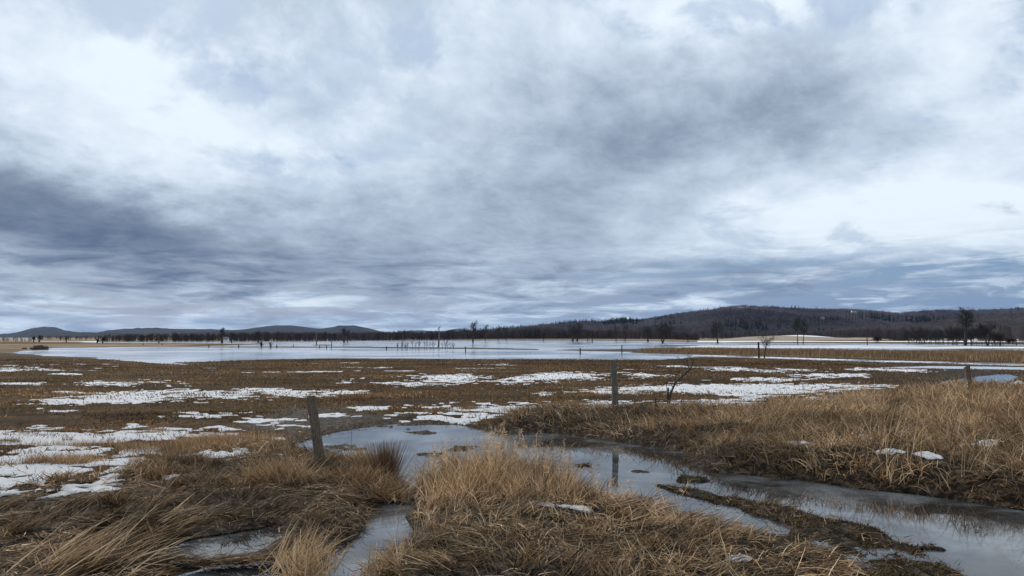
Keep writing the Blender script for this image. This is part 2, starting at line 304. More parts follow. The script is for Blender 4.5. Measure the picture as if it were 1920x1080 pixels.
# ------------------------------------------------------------ mesh helpers
def quadmesh(name, verts, quads, mat=None, cols=None, attrs=None, smooth=False):
    me = bpy.data.meshes.new(name); v = np.ascontiguousarray(verts, np.float32); q = np.ascontiguousarray(quads, np.int32)
    me.vertices.add(len(v)); me.vertices.foreach_set('co', v.ravel())
    k = q.shape[1]; me.loops.add(q.size); me.loops.foreach_set('vertex_index', q.ravel())
    me.polygons.add(len(q)); me.polygons.foreach_set('loop_start', np.arange(0, q.size, k, dtype=np.int32))
    me.polygons.foreach_set('loop_total', np.full(len(q), k, np.int32))
    me.polygons.foreach_set('use_smooth', np.full(len(q), smooth))
    if cols is not None:
        a = me.attributes.new('col', 'FLOAT_COLOR', 'POINT'); c = np.ones((len(v), 4), np.float32); c[:, :3] = cols; a.data.foreach_set('color', c.ravel())
    for k_, val in (attrs or {}).items():
        a = me.attributes.new(k_, 'FLOAT', 'POINT'); a.data.foreach_set('value', np.ascontiguousarray(val, np.float32))
    me.update(); me.validate()
    if mat: me.materials.append(mat)
    return me
def obj(name, me, parent=None, label=None, cat=None, group=None, kind=None, loc=None):
    o = bpy.data.objects.new(name, me); COL.objects.link(o)
    if parent: o.parent = parent
    if loc: o.location = loc
    for k, v in (('label', label), ('category', cat), ('group', group), ('kind', kind)):
        if v: o[k] = v
    return o
def material(name):
    m = bpy.data.materials.new(name); m.use_nodes = True; t = NT(m.node_tree); b = m.node_tree.nodes['Principled BSDF']
    return m, t, b
def setp(b, **kw):
    for k, v in kw.items(): b.inputs[k.replace('_', ' ')].default_value = v

# ------------------------------------------------------------ materials
M = {}
# ground: stubble, mud, straw and snow
m, t, b = material('ground'); M['ground'] = m
pos = t.node('ShaderNodeNewGeometry').outputs['Position']
at = lambda n: t.node('ShaderNodeAttribute', attribute_name=n).outputs['Fac']
na = t.noise(pos, 1.1, 6, 0.65); nc = t.noise(pos, 45.0, 3, 0.6)
nb = t.rng(t.m('ADD', t.noise(pos, 7.0, 7, 0.78), t.m('MULTIPLY', t.m('SUBTRACT', nc, .5), .35)), 0.34, 0.66, 0.15, 0.85, False)
base = t.ramp(nb, [(0.25, (0.030,0.019,0.011)), (0.5, (0.110,0.066,0.033)), (0.75, (0.23,0.145,0.075))])
olive = t.ramp(nb, [(0.25, (0.022,0.021,0.011)), (0.55, (0.065,0.058,0.028)), (0.8, (0.13,0.105,0.055))])
base = t.mix(t.m('MULTIPLY', at('lush'), 0.6), base, olive)
base = t.mix(t.rng(na, 0.42, 0.68), base, t.mix(0.5, base, (0.15,0.088,0.045)))
strawc = t.ramp(t.noise(pos, 0.06, 6, 0.7), [(0.3, (0.10,0.075,0.05)), (0.5, (0.21,0.150,0.092)), (0.7, (0.30,0.225,0.145))])
band = t.ramp(t.noise(t.comb(*[t.m('MULTIPLY', q, k) for q, k in zip(t.sep(pos), (.35, 1, 1))]), 0.42, 6, 0.62), [(0.36, .45), (0.5, .9), (0.64, 1.45)])
base = t.mix(1.0, base, band, 'MULTIPLY'); base = t.mix(1.0, base, (.72,.70,.68), 'MULTIPLY')
base = t.mix(at('straw'), base, strawc)
mud = t.ramp(nb, [(0.34, (0.008,0.006,0.004)), (0.52, (0.036,0.026,0.018)), (0.68, (0.13,0.097,0.065))])
base = t.mix(t.rng(t.m('ADD', at('wet_shade'), t.m('MULTIPLY', t.m('SUBTRACT', nb, 0.5), 0.5)), 0.35, 0.7), base, mud)  # mud colour serves damp ground and the painted dark gaps under bank grass
sfac = t.rng(t.m('ADD', at('snow'), t.m('MULTIPLY', t.m('SUBTRACT', t.noise(pos, 14.0, 5, 0.75), 0.5), 1.1)), 0.42, 0.60)
snc = t.ramp(t.noise(pos, 3.0, 6, 0.65), [(0.3, (0.78,0.80,0.84)), (0.55, (0.90,0.91,0.93))])
slush = t.mix(t.rng(at('snow'), .35, .85), (.60,.61,.63), snc)
colr = t.mix(sfac, base, slush)
t.put(b.inputs['Base Color'], colr)
t.put(b.inputs['Roughness'], t.m('SUBTRACT', 0.9, t.m('MULTIPLY', at('wet_shade'), 0.35)))
setp(b, Specular_IOR_Level=0.06)
bp = t.node('ShaderNodeBump'); bp.inputs['Strength'].default_value = 1.0; bp.inputs['Distance'].default_value = 0.06
t.put(bp.inputs['Height'], t.m('ADD', nb, t.m('MULTIPLY', nc, 0.4))); t.put(b.inputs['Normal'], bp.outputs[0])
# blades: colour of each blade is its own
def grassmat(name, trans=0.25):
    m, t, b = material(name)
    a = t.node('ShaderNodeAttribute', attribute_name='col').outputs['Color']
    p = t.node('ShaderNodeNewGeometry').outputs['Position']
    c = t.mix(0.55, a, t.mix(1.0, a, t.ramp(t.noise(p, 22.0, 3, 0.6), [(0.3, 0.45), (0.7, 1.5)]), 'MULTIPLY'))
    t.put(b.inputs['Base Color'], c); setp(b, Roughness=0.7, Specular_IOR_Level=0.12)
    tr = t.node('ShaderNodeBsdfTranslucent'); t.put(tr.inputs[0], c)
    mx = t.node('ShaderNodeMixShader'); mx.inputs[0].default_value = trans
    t.l.new(b.outputs[0], mx.inputs[1]); t.l.new(tr.outputs[0], mx.inputs[2])
    t.l.new(mx.outputs[0], m.node_tree.nodes['Material Output'].inputs[0]); return m
M['grass'] = grassmat('dry_grass'); M['twigs'] = grassmat('bare_twigs', 0.05)
# water
def watermat(name, deep, icec, icelo, icehi, isc, rough, bump, bsc):
    m, t, b = material(name); p = t.node('ShaderNodeNewGeometry').outputs['Position']
    px_, py_, pz_ = t.sep(p)
    f = t.rng(t.noise(p, isc, 7, 0.62, 0.6), icelo, icehi)
    t.put(b.inputs['Base Color'], t.mix(f, deep, icec))
    t.put(b.inputs['Roughness'], t.m('MULTIPLY_ADD', f, 0.05, rough)); setp(b, IOR=1.36)
    bp = t.node('ShaderNodeBump'); bp.inputs['Strength'].default_value = bump; bp.inputs['Distance'].default_value = 0.05
    t.put(bp.inputs['Height'], t.m('ADD', t.noise(p, bsc, 4, 0.6, 0.3), t.m('MULTIPLY', t.noise(p, bsc*0.15, 3, 0.5), 1.5)))
    t.put(b.inputs['Normal'], bp.outputs[0]); return m
M['ditch'] = watermat('ditch_water', (0.018,0.018,0.018), (0.15,0.165,0.18), 0.42, 0.68, 0.55, 0.0, 0.022, 3.5)
M['lake'] = watermat('lake_water', (0.16,0.18,0.21), (0.60,0.64,0.71), 0.36, 0.60, 0.05, 0.10, 0.45, 1.1)
# weathered wood
def woodmat(name, dark, light, sc_=9.0):
    m, t, b = material(name); p = t.node('ShaderNodeTexCoord').outputs['Object']; x_, y_, z_ = t.sep(p)
    g = t.noise(t.comb(t.m('MULTIPLY', x_, 9), t.m('MULTIPLY', y_, 9), t.m('MULTIPLY', z_, 0.8)), sc_, 6, 0.7, 0.6)
    blot = t.noise(p, 5.0, 4, 0.6)
    c = t.ramp(g, [(0.32, dark), (0.5, tuple(0.5*(a+b_) for a, b_ in zip(dark, light))), (0.68, light)])
    c = t.mix(t.rng(blot, 0.5, 0.7, 0, 0.55), c, dark)
    t.put(b.inputs['Base Color'], c); setp(b, Roughness=0.85, Specular_IOR_Level=0.2)
    bp = t.node('ShaderNodeBump'); bp.inputs['Strength'].default_value = 0.8; bp.inputs['Distance'].default_value = 0.012
    t.put(bp.inputs['Height'], g); t.put(b.inputs['Normal'], bp.outputs[0]); return m
M['wood'] = woodmat('weathered_wood', (0.028,0.020,0.014), (0.26,0.20,0.145))
M['wood_grey'] = woodmat('grey_wood', (0.03,0.027,0.023), (0.25,0.225,0.19))
M['bark'] = woodmat('bark', (0.018,0.015,0.013), (0.075,0.062,0.055))
M['snag'] = woodmat('bleached_wood', (0.10,0.08,0.065), (0.30,0.26,0.22))
def hillmat(name, c1, c2, sc_):
    m, t, b = material(name); p = t.node('ShaderNodeNewGeometry').outputs['Position']; x_, y_, z_ = t.sep(p)
    n = t.noise(t.comb(x_, y_, t.m('MULTIPLY', z_, 3)), sc_, 8, 0.7)
    t.put(b.inputs['Base Color'], t.ramp(n, [(0.35, c1), (0.65, c2)])); setp(b, Roughness=0.95, Specular_IOR_Level=0.05); return m
M['hill_near'] = hillmat('hill_forest_floor', (0.018,0.014,0.016), (0.06,0.045,0.05), 0.02)
M['hill_far'] = hillmat('hill_forest_far', (0.006,0.006,0.009), (0.026,0.024,0.028), 0.004)
def flat(name, c, rough=0.8):
    m, t, b = material(name); p = t.node('ShaderNodeTexCoord').outputs['Object']
    t.put(b.inputs['Base Color'], t.ramp(t.noise(p, 2.0, 5, 0.6), [(0.3, tuple(0.7*q for q in c)), (0.7, c)])); setp(b, Roughness=rough); return m
M['snowmat'] = flat('snow_field', (0.82,0.85,0.90)); M['white'] = flat('painted_boards', (0.75,0.74,0.70)); M['roof'] = flat('shingle_roof', (0.10,0.09,0.09))
M['pane'] = flat('dark_glass', (0.03,0.035,0.04), 0.2); M['tan'] = flat('stubble_field', (0.30,0.235,0.165)); M['hay'] = flat('old_hay', (0.085,0.052,0.032))

# ------------------------------------------------------------ ground and water
idx = np.arange(NR*NC).reshape(NR, NC)
quads = np.stack([idx[:-1,:-1], idx[:-1,1:], idx[1:,1:], idx[1:,:-1]], -1).reshape(-1, 4)
obj('ground', quadmesh('ground', np.stack([gx, gy, h], -1), quads, M['ground'], attrs={'snow': snow, 'wet_shade': wet_shade, 'straw': straw, 'lush': lush}, smooth=True), kind='structure')
def sheet(name, x0, x1, y0, y1, mat, taper=1.0):
    v = [(x0, y0, 0), (x1, y0, 0), (x1*taper, y1, 0), (x0*taper, y1, 0)]
    return obj(name, quadmesh(name, v, [[0,1,2,3]], mat), kind='structure')
sheet('ditch_water', -40, 60, -4, 52, M['ditch'])
sheet('lake_water', -1200, 1200, 52.01, 1150, M['lake'])

# ------------------------------------------------------------ blades
def blades(x, y, z, az, tilt, bend, L, W, col, seg=3, curl=0.0, tip=0.12, follow=False):
    n = len(x); V = np.zeros((n, seg+1, 2, 3)); px_ = x.copy(); py_ = y.copy(); pz_ = z.copy()
    roll = rng.uniform(0, PI, n); lift = rng.random(n)**1.5*0.07+.006
    if follow: pz_ = z + lift + .01; roll = rng.normal(0, .5, n)
    for k in range(seg+1):
        th = tilt + bend*(k/seg)**1.2; a = az + curl*(k/seg)*rng.uniform(-1, 1, n)
        tx, ty, tz = np.sin(th)*np.cos(a), np.sin(th)*np.sin(a), np.cos(th)
        sx, sy, sz = -np.sin(a), np.cos(a), np.zeros(n)
        ux, uy, uz = -np.cos(th)*np.cos(a), -np.cos(th)*np.sin(a), np.sin(th)
        c, s = np.cos(roll), np.sin(roll); wx_, wy_, wz_ = sx*c+ux*s, sy*c+uy*s, sz*c+uz*s
        ww = W*(1-(k/seg)**1.6*(1-tip))*0.5
        V[:,k,0] = np.stack([px_-wx_*ww, py_-wy_*ww, np.maximum(pz_-wz_*ww, 0.003)], -1)
        V[:,k,1] = np.stack([px_+wx_*ww, py_+wy_*ww, np.maximum(pz_+wz_*ww, 0.003)], -1)
        st = L/seg; px_ = px_+tx*st; py_ = py_+ty*st; pz_ = np.maximum(pz_+tz*st, (np.maximum(sample(FH, px_, py_), 0)+lift) if follow else z*0.6+0.006)
    b0 = (np.arange(n)*(seg+1)*2)[:,None]; k = (np.arange(seg)*2)[None,:]
    q = np.stack([b0+k, b0+k+1, b0+k+3, b0+k+2], -1).reshape(-1, 4)
    return V.reshape(-1, 3), q, np.repeat(col, (seg+1)*2, 0)
def merge(parts):
    vs, qs, cs = [], [], []; o = 0
    for v, q, c in parts: vs.append(v); qs.append(q+o); cs.append(c); o += len(v)
    return np.concatenate(vs), np.concatenate(qs), np.concatenate(cs)
def scatter(n, y0, y1, s0, s1, p=1.0):
    u = rng.random(n); y = ((y0+OFF)**(p+1)*(1-u) + (y1+OFF)**(p+1)*u)**(1/(p+1)) - OFF if p != -1 else (y0+OFF)*((y1+OFF)/(y0+OFF))**u - OFF
    return rng.uniform(s0, s1, n)*(y+OFF), y
PAL = np.array([(0.37,0.262,0.160),(0.22,0.150,0.090),(0.49,0.370,0.240),(0.12,0.078,0.047),(0.30,0.190,0.108),(0.62,0.50,0.36),(0.055,0.040,0.027),(0.18,0.130,0.088)])
def palette(n, wts, x=None, y=None, var=0.22):
    wts = np.array(wts, float); c = np.array((1.06,1.0,.90))*PAL[rng.choice(len(PAL), n, p=wts/wts.sum())]*rng.uniform(1-var, 1+var, (n, 1))
    if x is not None: c = c*(0.15+1.7*fbm(x*.6, y, 1.1, 4, 201))[:,None]
    return c
def flow(x, y, s=2.5, seed=300): return fbm(x, y, s, 3, seed)
def grass_obj(name, parts, label, cat):
    v, q, c = merge(parts); return obj(name, quadmesh(name, v, q, M['grass'], c), label=label, cat=cat, kind='stuff')

# short meadow stubble, thinning with distance
def meadow():
    parts = []
    for (n, y0, y1, Wm, Hm, p, seg) in ((190000, 9, 30, 0.0012, 0.10, 0.2, 2), (230000, 28, 78, 0.0012, 0.10, 0.0, 1)):
        x, y = scatter(n, y0, y1, -0.85, 0.85, p)
        wd = sample(FWD, x, y); sn_ = sample(FS, x, y); R_, M_, L_ = sample(FR, x, y), sample(FM, x, y), sample(FL, x, y); wt = sample(FW, x, y)
        keep = (wd < -0.05) & (R_ < 0) & (M_ < 0) & (L_ < 0) & (rng.random(n) > sn_*0.86) & (rng.random(n) > wt*0.35) & (fbm(x*.4, y, 1.4, 4, 401) + rng.normal(0, .07, n) > 0.44)
        x, y = x[keep], y[keep]; n = len(x); z = sample(FH, x, y)-0.01
        lu = sample(FLU, x, y)
        c = palette(n, [4,6,1.5,4,6,.5,2,5], x, y); c = c*np.where(lu > 0.5, 1, 1)[:,None]
        c = c*np.array((.80,.75,.69))*np.clip(.25+1.5*fbm(x*.35, y, 3.5, 4, 222), .35, 1.6)[:,None]; c = c*(1-lu[:,None]*0.35) + lu[:,None]*0.35*np.array((0.13,0.105,0.05))
        W = np.maximum(0.006, y*Wm)*rng.uniform(.6, 1.3, n); L = Hm*rng.uniform(.4, 1.3, n)*(0.7+0.7*fbm(x, y, 1.0, 3, 11))
        parts.append(blades(x, y, z, flow(x, y)*9+rng.normal(0, 1.2, n), rng.uniform(0.3, 1.25, n), rng.uniform(0, .6, n), L, W, c, seg))
    return parts
grass_obj('meadow_grass', meadow(), 'short brown winter grass over the flat flooded meadow between snow patches', 'grass')

def wd_(x, y): return sample(FWD, x, y)
def bank_grass(n, y0, y1, s0, s1, field, hgt, wts, seed, clump=0.45, tilt=(0.05, .75), bend=(0.2, 1.5), lay=None, w0=0.0055, seg=4, p=0.3, edge=-0.02, laysp=0.7, nosnow=True, fac=None, tallb=(.55,1.3), follow=False):
    x, y = scatter(n, y0, y1, s0, s1, p); f = sample(field, x, y); wd = sample(FWD, x, y); sn_ = sample(FS, x, y)
    keep = (f + (fbm(x, y, .5, 3, seed)-.5)*.8 > edge) & (wd < 0.05)
    if nosnow: keep &= (rng.random(n) > sn_*0.97) & (rng.random(n) > sample(FS, x, y+.35)*.85) & (rng.random(n) > sample(FS, x, y+.7)*.35)
    if fac is not None: keep &= rng.random(n) < fac(x, y)
    x, y = x[keep], y[keep]; n = len(x)
    # gather into tufts
    cx = np.floor(x/clump + vnoise(x/clump, y/clump, seed)*.8); cy = np.floor(y/clump + vnoise(x/clump+9, y/clump, seed+1)*.8)
    hsh = lambda k: (np.sin(cx*12.9898+cy*78.233+k*37.7)*43758.5453) % 1.0
    ccx = (cx+0.5+0.5*(hsh(1)-.5))*clump; ccy = (cy+0.5+0.5*(hsh(2)-.5))*clump
    pull = rng.uniform(0.0, 0.55, n); x = x+(ccx-x)*pull; y = y+(ccy-y)*pull
    wd = sample(FWD, x, y); k2 = wd < 0.03; x, y, cx, cy, ccx, ccy = x[k2], y[k2], cx[k2], cy[k2], ccx[k2], ccy[k2]; n = len(x)
    z = sample(FH, x, y)-0.01
    out_az = np.arctan2(y-ccy, x-ccx); lean = flow(x, y, 2.2, seed+5)*2*PI*1.5
    if lay is not None: lean = lay(x, y) + rng.normal(0, laysp, n)
    a = np.where(rng.random(n) < 0.5, out_az+rng.normal(0, .6, n), lean+rng.normal(0, .5, n)) if lay is None else lean
    hh = hgt(x, y)*(0.55+0.75*hsh(3))*rng.uniform(.45, 1.15, n)*np.where(wd_(x, y) > -.12, .8, 1)
    tl = rng.uniform(tilt[0], tilt[1], n)*(0.6+0.8*hsh(4)); bd = rng.uniform(bend[0], bend[1], n)
    c = palette(n, wts, x, y, .3)*(0.6+0.8*hsh(5))[:,None]
    W = w0*rng.uniform(.6, 1.5, n)*np.maximum(1, y/12)
    return blades(x, y, z, a, tl, bd, hh, W, c, seg, curl=0.5, follow=follow)

# right bank
QX, QY = P(1155, 786, .1)
farpost = lambda x, y: 1-.6*np.exp(-(((x-QX)/.8)**2+((y-QY+1.0)/1.6)**2))
lowx = lambda x, y: sst(0.16, 0.42, x/y)
R1 = bank_grass(150000, 9, 46, -0.05, 0.80, FR, lambda x, y: (0.27+0.29*lowx(x, y)+0.2*(fbm(x, y, 2, 2, 9)-.5))*(1-.35*sst(19,27,y))*farpost(x, y), [5,4,5,3,5,3,2,2], 500, clump=0.75, w0=.0085, edge=-.25, tilt=(.1,1.15), bend=(.2,1.9))
R2 = bank_grass(60000, 9, 46, -0.05, 0.80, FR, lambda x, y: 0.42+0*x, [3,5,3,5,3,1.5,5,5], 520, tilt=(0.9, 1.5), bend=(0, .6), clump=.6, w0=.008, edge=-.35, follow=True)
R3 = bank_grass(24000, 9, 46, -0.05, 0.80, FR, lambda x, y: (0.38+0.34*lowx(x, y))*(1-.35*sst(19,27,y))*farpost(x, y), [4,1,8,0,3,9,0,1], 540, tilt=(0.0, 1.0), bend=(0, 1.4), clump=.9, w0=.007)
grass_obj('bank_grass', [R1, R2, R3], 'tall straw coloured grass leaning over the right bank of the ditch', 'grass')
# middle mound
tallw = lambda x, y: sst(9.0, 9.9, y)*(1-sst(0.03, 0.13, x/y))
C1 = bank_grass(36000, 6.5, 13.5, -0.25, 0.14, FM, lambda x, y: 0.18+0.35*tallw(x, y), [6,2,8,1.5,3,9,1.5,1], 600, clump=.36, tilt=(0.02, .7), bend=(0.1, 1.2), w0=.0085, fac=lambda x, y: 0.12+0.88*tallw(x, y))
C2 = bank_grass(52000, 6.0, 13.5, -0.35, 0.65, FM, lambda x, y: 0.34+0*x, [4,5,3,6,3,1.5,7,5], 620, lay=lambda x, y: -0.35+(flow(x, y, .8, 611)-.5)*6.5, laysp=.6, tilt=(1.15, 1.6), bend=(-.1, .4), clump=.4, w0=.0085, follow=True)
C3 = bank_grass(12000, 6.0, 13.5, -0.35, 0.62, FM, lambda x, y: 0.30+0*x, [5,2,8,0,2,10,0,1], 640, tilt=(0.3, 1.4), bend=(0.1, 1.3), clump=.6, w0=.0085)
def plumes(px, py, n, H_, rad, lean=.25):
    x0, y0 = P(px, py, .15); x = x0+rng.normal(0, rad, n); y = y0+rng.normal(0, .15, n); z = np.maximum(sample(FH, x, y), .01)
    a = rng.uniform(0, 2*PI, n); tl = rng.uniform(.02, lean, n); L = H_*rng.uniform(.6, 1.1, n)
    c = palette(n, (2,0,8,0,1,10,0,0)); out = [blades(x, y, z, a, tl, rng.uniform(0, .15, n), L, np.full(n, .006), c, 4, tip=.6)]
    for k in range(9):                                             # drooping leaves and the loose seed head along the top third
        f = rng.uniform(.55, 1.0, n); tx, ty, tz = x+np.sin(tl)*np.cos(a)*L*f, y+np.sin(tl)*np.sin(a)*L*f, z+np.cos(tl)*L*f
        out.append(blades(tx, ty, tz, rng.uniform(0, 2*PI, n), rng.uniform(.3, 1.4, n), rng.uniform(.2, 1.6, n), rng.uniform(.03, .13, n), rng.uniform(.006, .012, n), c*rng.uniform(.8, 1.15, (n,1)), 3))
    return out
PLM = plumes(960, 925, 70, .72, .28) + plumes(840, 925, 30, .66, .22) + plumes(1060, 935, 25, .62, .25) + plumes(930, 915, 25, .85, .08) + plumes(1150, 955, 14, .45, .3, .6) + plumes(770, 990, 10, .5, .2, .6)
grass_obj('tussock_grass', [C1, C2, C3]+PLM, 'pale dry grass clump and flattened stems on the mound in the front centre', 'grass')
PX, PY = P(600, 880, .1)
# left bank: flattened tangled swathes
def layL(x, y): return 0.15 + (flow(x, y, .75, 711)-.5)*7.0
tl_l = lambda x, y: sst(10.4, 11.8, y)*sst(.38, .62, fbm(x, y, .9, 3, 713))
L1 = bank_grass(110000, 5.8, 15.5, -0.95, 0.0, FL, lambda x, y: 0.27+0*x, [2,5,1.6,8,2,.6,9,6], 700, lay=layL, laysp=.75, tilt=(1.25, 1.62), bend=(-.12, .2), clump=.5, w0=.009, seg=3, follow=True)
L2 = bank_grass(34000, 9, 15.5, -0.6, -0.08, FL, lambda x, y: 0.30+0*x, [5,4,4,3,5,2,2,3], 720, tilt=(0.2, 1.2), bend=(0.2, 1.6), clump=.4, w0=.008, fac=lambda x, y: tl_l(x, y)*(np.hypot(x-PX, y-PY+.7) > .75))
L3 = bank_grass(500, 5.8, 11.5, -0.9, 0.0, FL, lambda x, y: 0.6+0*x, [5,1,8,0,2,6,0,1], 740, lay=lambda x, y: 0.5+0*x, laysp=.9, tilt=(1.0, 1.45), bend=(0, .3), clump=.9, w0=.008)
# long stems sweeping up from the lower left corner, and the fans by the channel and the post
def fan(px, py, n, az0, azs, t0, t1, L_, rad, wts=(4,1,8,0,2,8,0,1), w0=.009):
    x0, y0 = P(px, py, .1); x = x0+rng.normal(0, rad, n); y = y0+rng.normal(0, rad*.8, n); z = np.maximum(sample(FH, x, y), .02)
    return blades(x, y, z, az0+rng.normal(0, azs, n), rng.uniform(t0, t1, n), rng.uniform(0, .5, n), L_*rng.uniform(.5, 1.1, n), w0*rng.uniform(.6, 1.3, n), palette(n, wts), 4, curl=.3)
L4 = [fan(60, 1085, 45, .25, .3, .75, 1.25, .95, .30), fan(150, 1075, 40, .2, .35, .7, 1.3, .9, .3), fan(545, 1050, 110, .3, .5, .2, 1.0, .55, .12), fan(570, 1070, 260, .5, 2, .1, 1.1, .42, .12), fan(720, 1085, 120, 1.5, 2, .1, 1.0, .34, .12),
      fan(525, 912, 1500, 2.4, 1.6, .3, 1.3, .50, .20, (6,4,5,2,6,2,1,1)), fan(640, 905, 600, 3, 3, .6, 1.4, .34, .2, (6,4,5,2,6,2,1,1)), fan(680, 878, 500, 1.5, 2, .05, .9, .42, .10, (3,2,6,1,3,7,0,2)), fan(690, 910, 1100, 0, 3, .5, 1.4, .42, .28, (4,5,3,4,5,1,3,3)), fan(730, 925, 500, 0, 2, .6, 1.4, .42, .14, (4,5,3,4,5,1,3,3))]
n = 1500; u = rng.random(n); xa, ya = P(270, 1068, .03); xb, yb = P(600, 1044, .03); x = xa+(xb-xa)*u+rng.normal(0, .05, n); y = ya+(yb-ya)*u+rng.normal(0, .05, n)
L4.append(blades(x, y, np.maximum(sample(FH, x, y), 0)+.004, .12+rng.normal(0, .5, n), rng.uniform(1.25, 1.6, n), rng.uniform(-.1, .1, n), .2*rng.uniform(.4, 1.2, n), .009*rng.uniform(.6, 1.3, n), palette(n, [2,5,2,7,2,1,8,5]), 3, follow=True))
grass_obj('matted_grass', [L1, L2, L3]+L4, 'dark flattened grass combed into swathes on the left bank', 'grass')
# grass poking out of the snow and round the meadow margin
def tuft_field():
    parts = []
    for (px, py, wx_, wy_, n, H_) in ((240,820,230,8,5000,.14),(180,850,190,10,6000,.16),(110,880,120,10,4000,.18),(360,850,90,10,6000,.22),(440,838,90,8,6000,.24),(300,893,90,9,5000,.25),(90,838,110,5,3000,.12),
              (1010,779,70,4,2500,.25),(820,776,25,3,1200,.12),(880,772,20,2,800,.12),(1060,785,80,4,3500,.28),(1200,784,60,3,3000,.22),(1090,794,60,4,3000,.26),(1330,790,60,4,2500,.3),(900,800,60,2.5,1800,.10),(1270,742,90,3,1500,.12)):
        x0, y0 = P(px, py); x1, _ = P(px+wx_, py); _, y1 = P(px, py-wy_)
        u = rng.normal(0, .5, n); v = rng.normal(0, .5, n); x = x0+(x1-x0)*u; y = y0+(y1-y0)*v
        k = (fbm(x*.6, y, .7, 3, int(px)) > 0.52) & (sample(FWD, x, y) < -0.03); x, y = x[k], y[k]; m_ = len(x)
        if m_ == 0: continue
        z = sample(FH, x, y)-.01
        parts.append(blades(x, y, z, rng.uniform(0, 2*PI, m_), rng.uniform(0.05, .9, m_), rng.uniform(0, 1, m_), H_*rng.uniform(.4, 1.2, m_), 0.005*np.maximum(1, y/12)*rng.uniform(.6, 1.4, m_), palette(m_, [5,5,3,3,5,1,2,3], x, y), 3))
    return parts
grass_obj('snow_edge_grass', tuft_field(), 'brown grass tufts poking through the snow at the meadow edge', 'grass')
# far reed belt
def reeds():
    n = 130000; u = poly(REEDS); x, y = scatter(n, 60, 150, 0.10, 0.95, 0.4)
    d = sdist(x, y, u, 3.0); k = (d > 0.2) & (fbm(x*.3, y, 5, 3, 88)+rng.normal(0,.08,n) > 0.36); x, y = x[k], y[k]; n = len(x)
    z = sample(FH, x, y)
    c = .82*palette(n, [5,5,3,2.5,4,1,1.5,5], None, None, .3)*(0.6+0.8*fbm(x, y, 4, 4, 91))[:,None]
    return [blades(x, y, z, rng.uniform(0, 2*PI, n), rng.uniform(0, .35, n), rng.uniform(0, .5, n), (0.32+0.42*fbm(x, y, 8, 3, 92))*rng.uniform(.6, 1.2, n), 0.035*rng.uniform(.6, 1.5, n), c, 2)]
grass_obj('reed_belt', reeds(), 'long belt of tan reeds between the two strips of ice on the right', 'reeds')
def moss():
    parts = []; f_ = F(np.maximum(trkm, isle))
    for (n, y0, y1, a, b_) in ((150000, 6.3, 13.5, -.15, .75), (60000, 10, 20, -.3, .3)):
        x, y = scatter(n, y0, y1, a, b_, 0); f = sample(f_, x, y); z = sample(FH, x, y)
        k = (f > .25) & (z > -0.012) & (fbm(x, y, .22, 3, 66) + rng.normal(0,.06,n) > .43); x, y, z = x[k], y[k], np.maximum(z[k], 0); m_ = len(x)
        c = palette(m_, [0,2,.5,5,.5,.2,9,3], None, None)*np.array((.72,.78,.62))
        parts.append(blades(x, y, z-.003, rng.uniform(0, 2*PI, m_), rng.uniform(.6, 1.6, m_), rng.uniform(0, .5, m_), 0.07*rng.uniform(.3, 1.2, m_), 0.010*rng.uniform(.6, 1.6, m_), c, 2))
    # loose stems lying in the mud along the water's edge
    n = 60000; x, y = scatter(n, 6.3, 24, -.6, .8, 0); wd = sample(FWD, x, y); k = (wd < .06) & (wd > -.5) & (rng.random(n) > sample(FS, x, y)); x, y = x[k], y[k]; m_ = len(x)
    parts.append(blades(x, y, np.maximum(sample(FH, x, y), 0), rng.uniform(0, 2*PI, m_), rng.uniform(1.2, 1.6, m_), rng.uniform(-.1, .1, m_), .16*rng.uniform(.3, 1.3, m_), .008*rng.uniform(.6, 1.4, m_), palette(m_, [1,3,.5,6,1,.2,9,5]), 3, follow=True))
    return parts
grass_obj('waterlogged_grass', moss(), 'dark waterlogged moss and debris on the mud strip in the ditch', 'moss')

# rush tussock: its own thing
def rush(px, py, n, H, spread, label):
    x0, y0 = P(px, py, .12); z0 = float(sample(FH, np.array([x0]), np.array([y0]))[0])
    r = np.abs(rng.normal(0, .5, n)); a = rng.uniform(0, 2*PI, n); x = r*spread*np.cos(a); y = r*spread*np.sin(a)
    tl = np.clip(0.05+r*0.42+rng.normal(0, .06, n), 0, 1.25)
    c = np.array([(0.16,0.095,0.06),(0.22,0.14,0.085),(0.10,0.062,0.042),(0.30,0.21,0.13)])[rng.choice(4, n, p=[.4,.3,.2,.1])]*rng.uniform(.8, 1.2, (n,1))
    v, q, c = blades(x, y, np.zeros(n)+.02, a, tl, rng.uniform(0, .2, n), H*rng.uniform(.55, 1.1, n), np.full(n, .0065), c, 3, tip=.2)
    v[:,2] -= .02
    return obj('rush_tussock', quadmesh('rush_tussock', v, q, M['grass'], c), label=label, cat='rush plant', loc=(x0, y0, z0))
rush(722, 892, 900, .62, .22, 'spiky reddish brown rush tussock at the pool edge right of the leaning post')

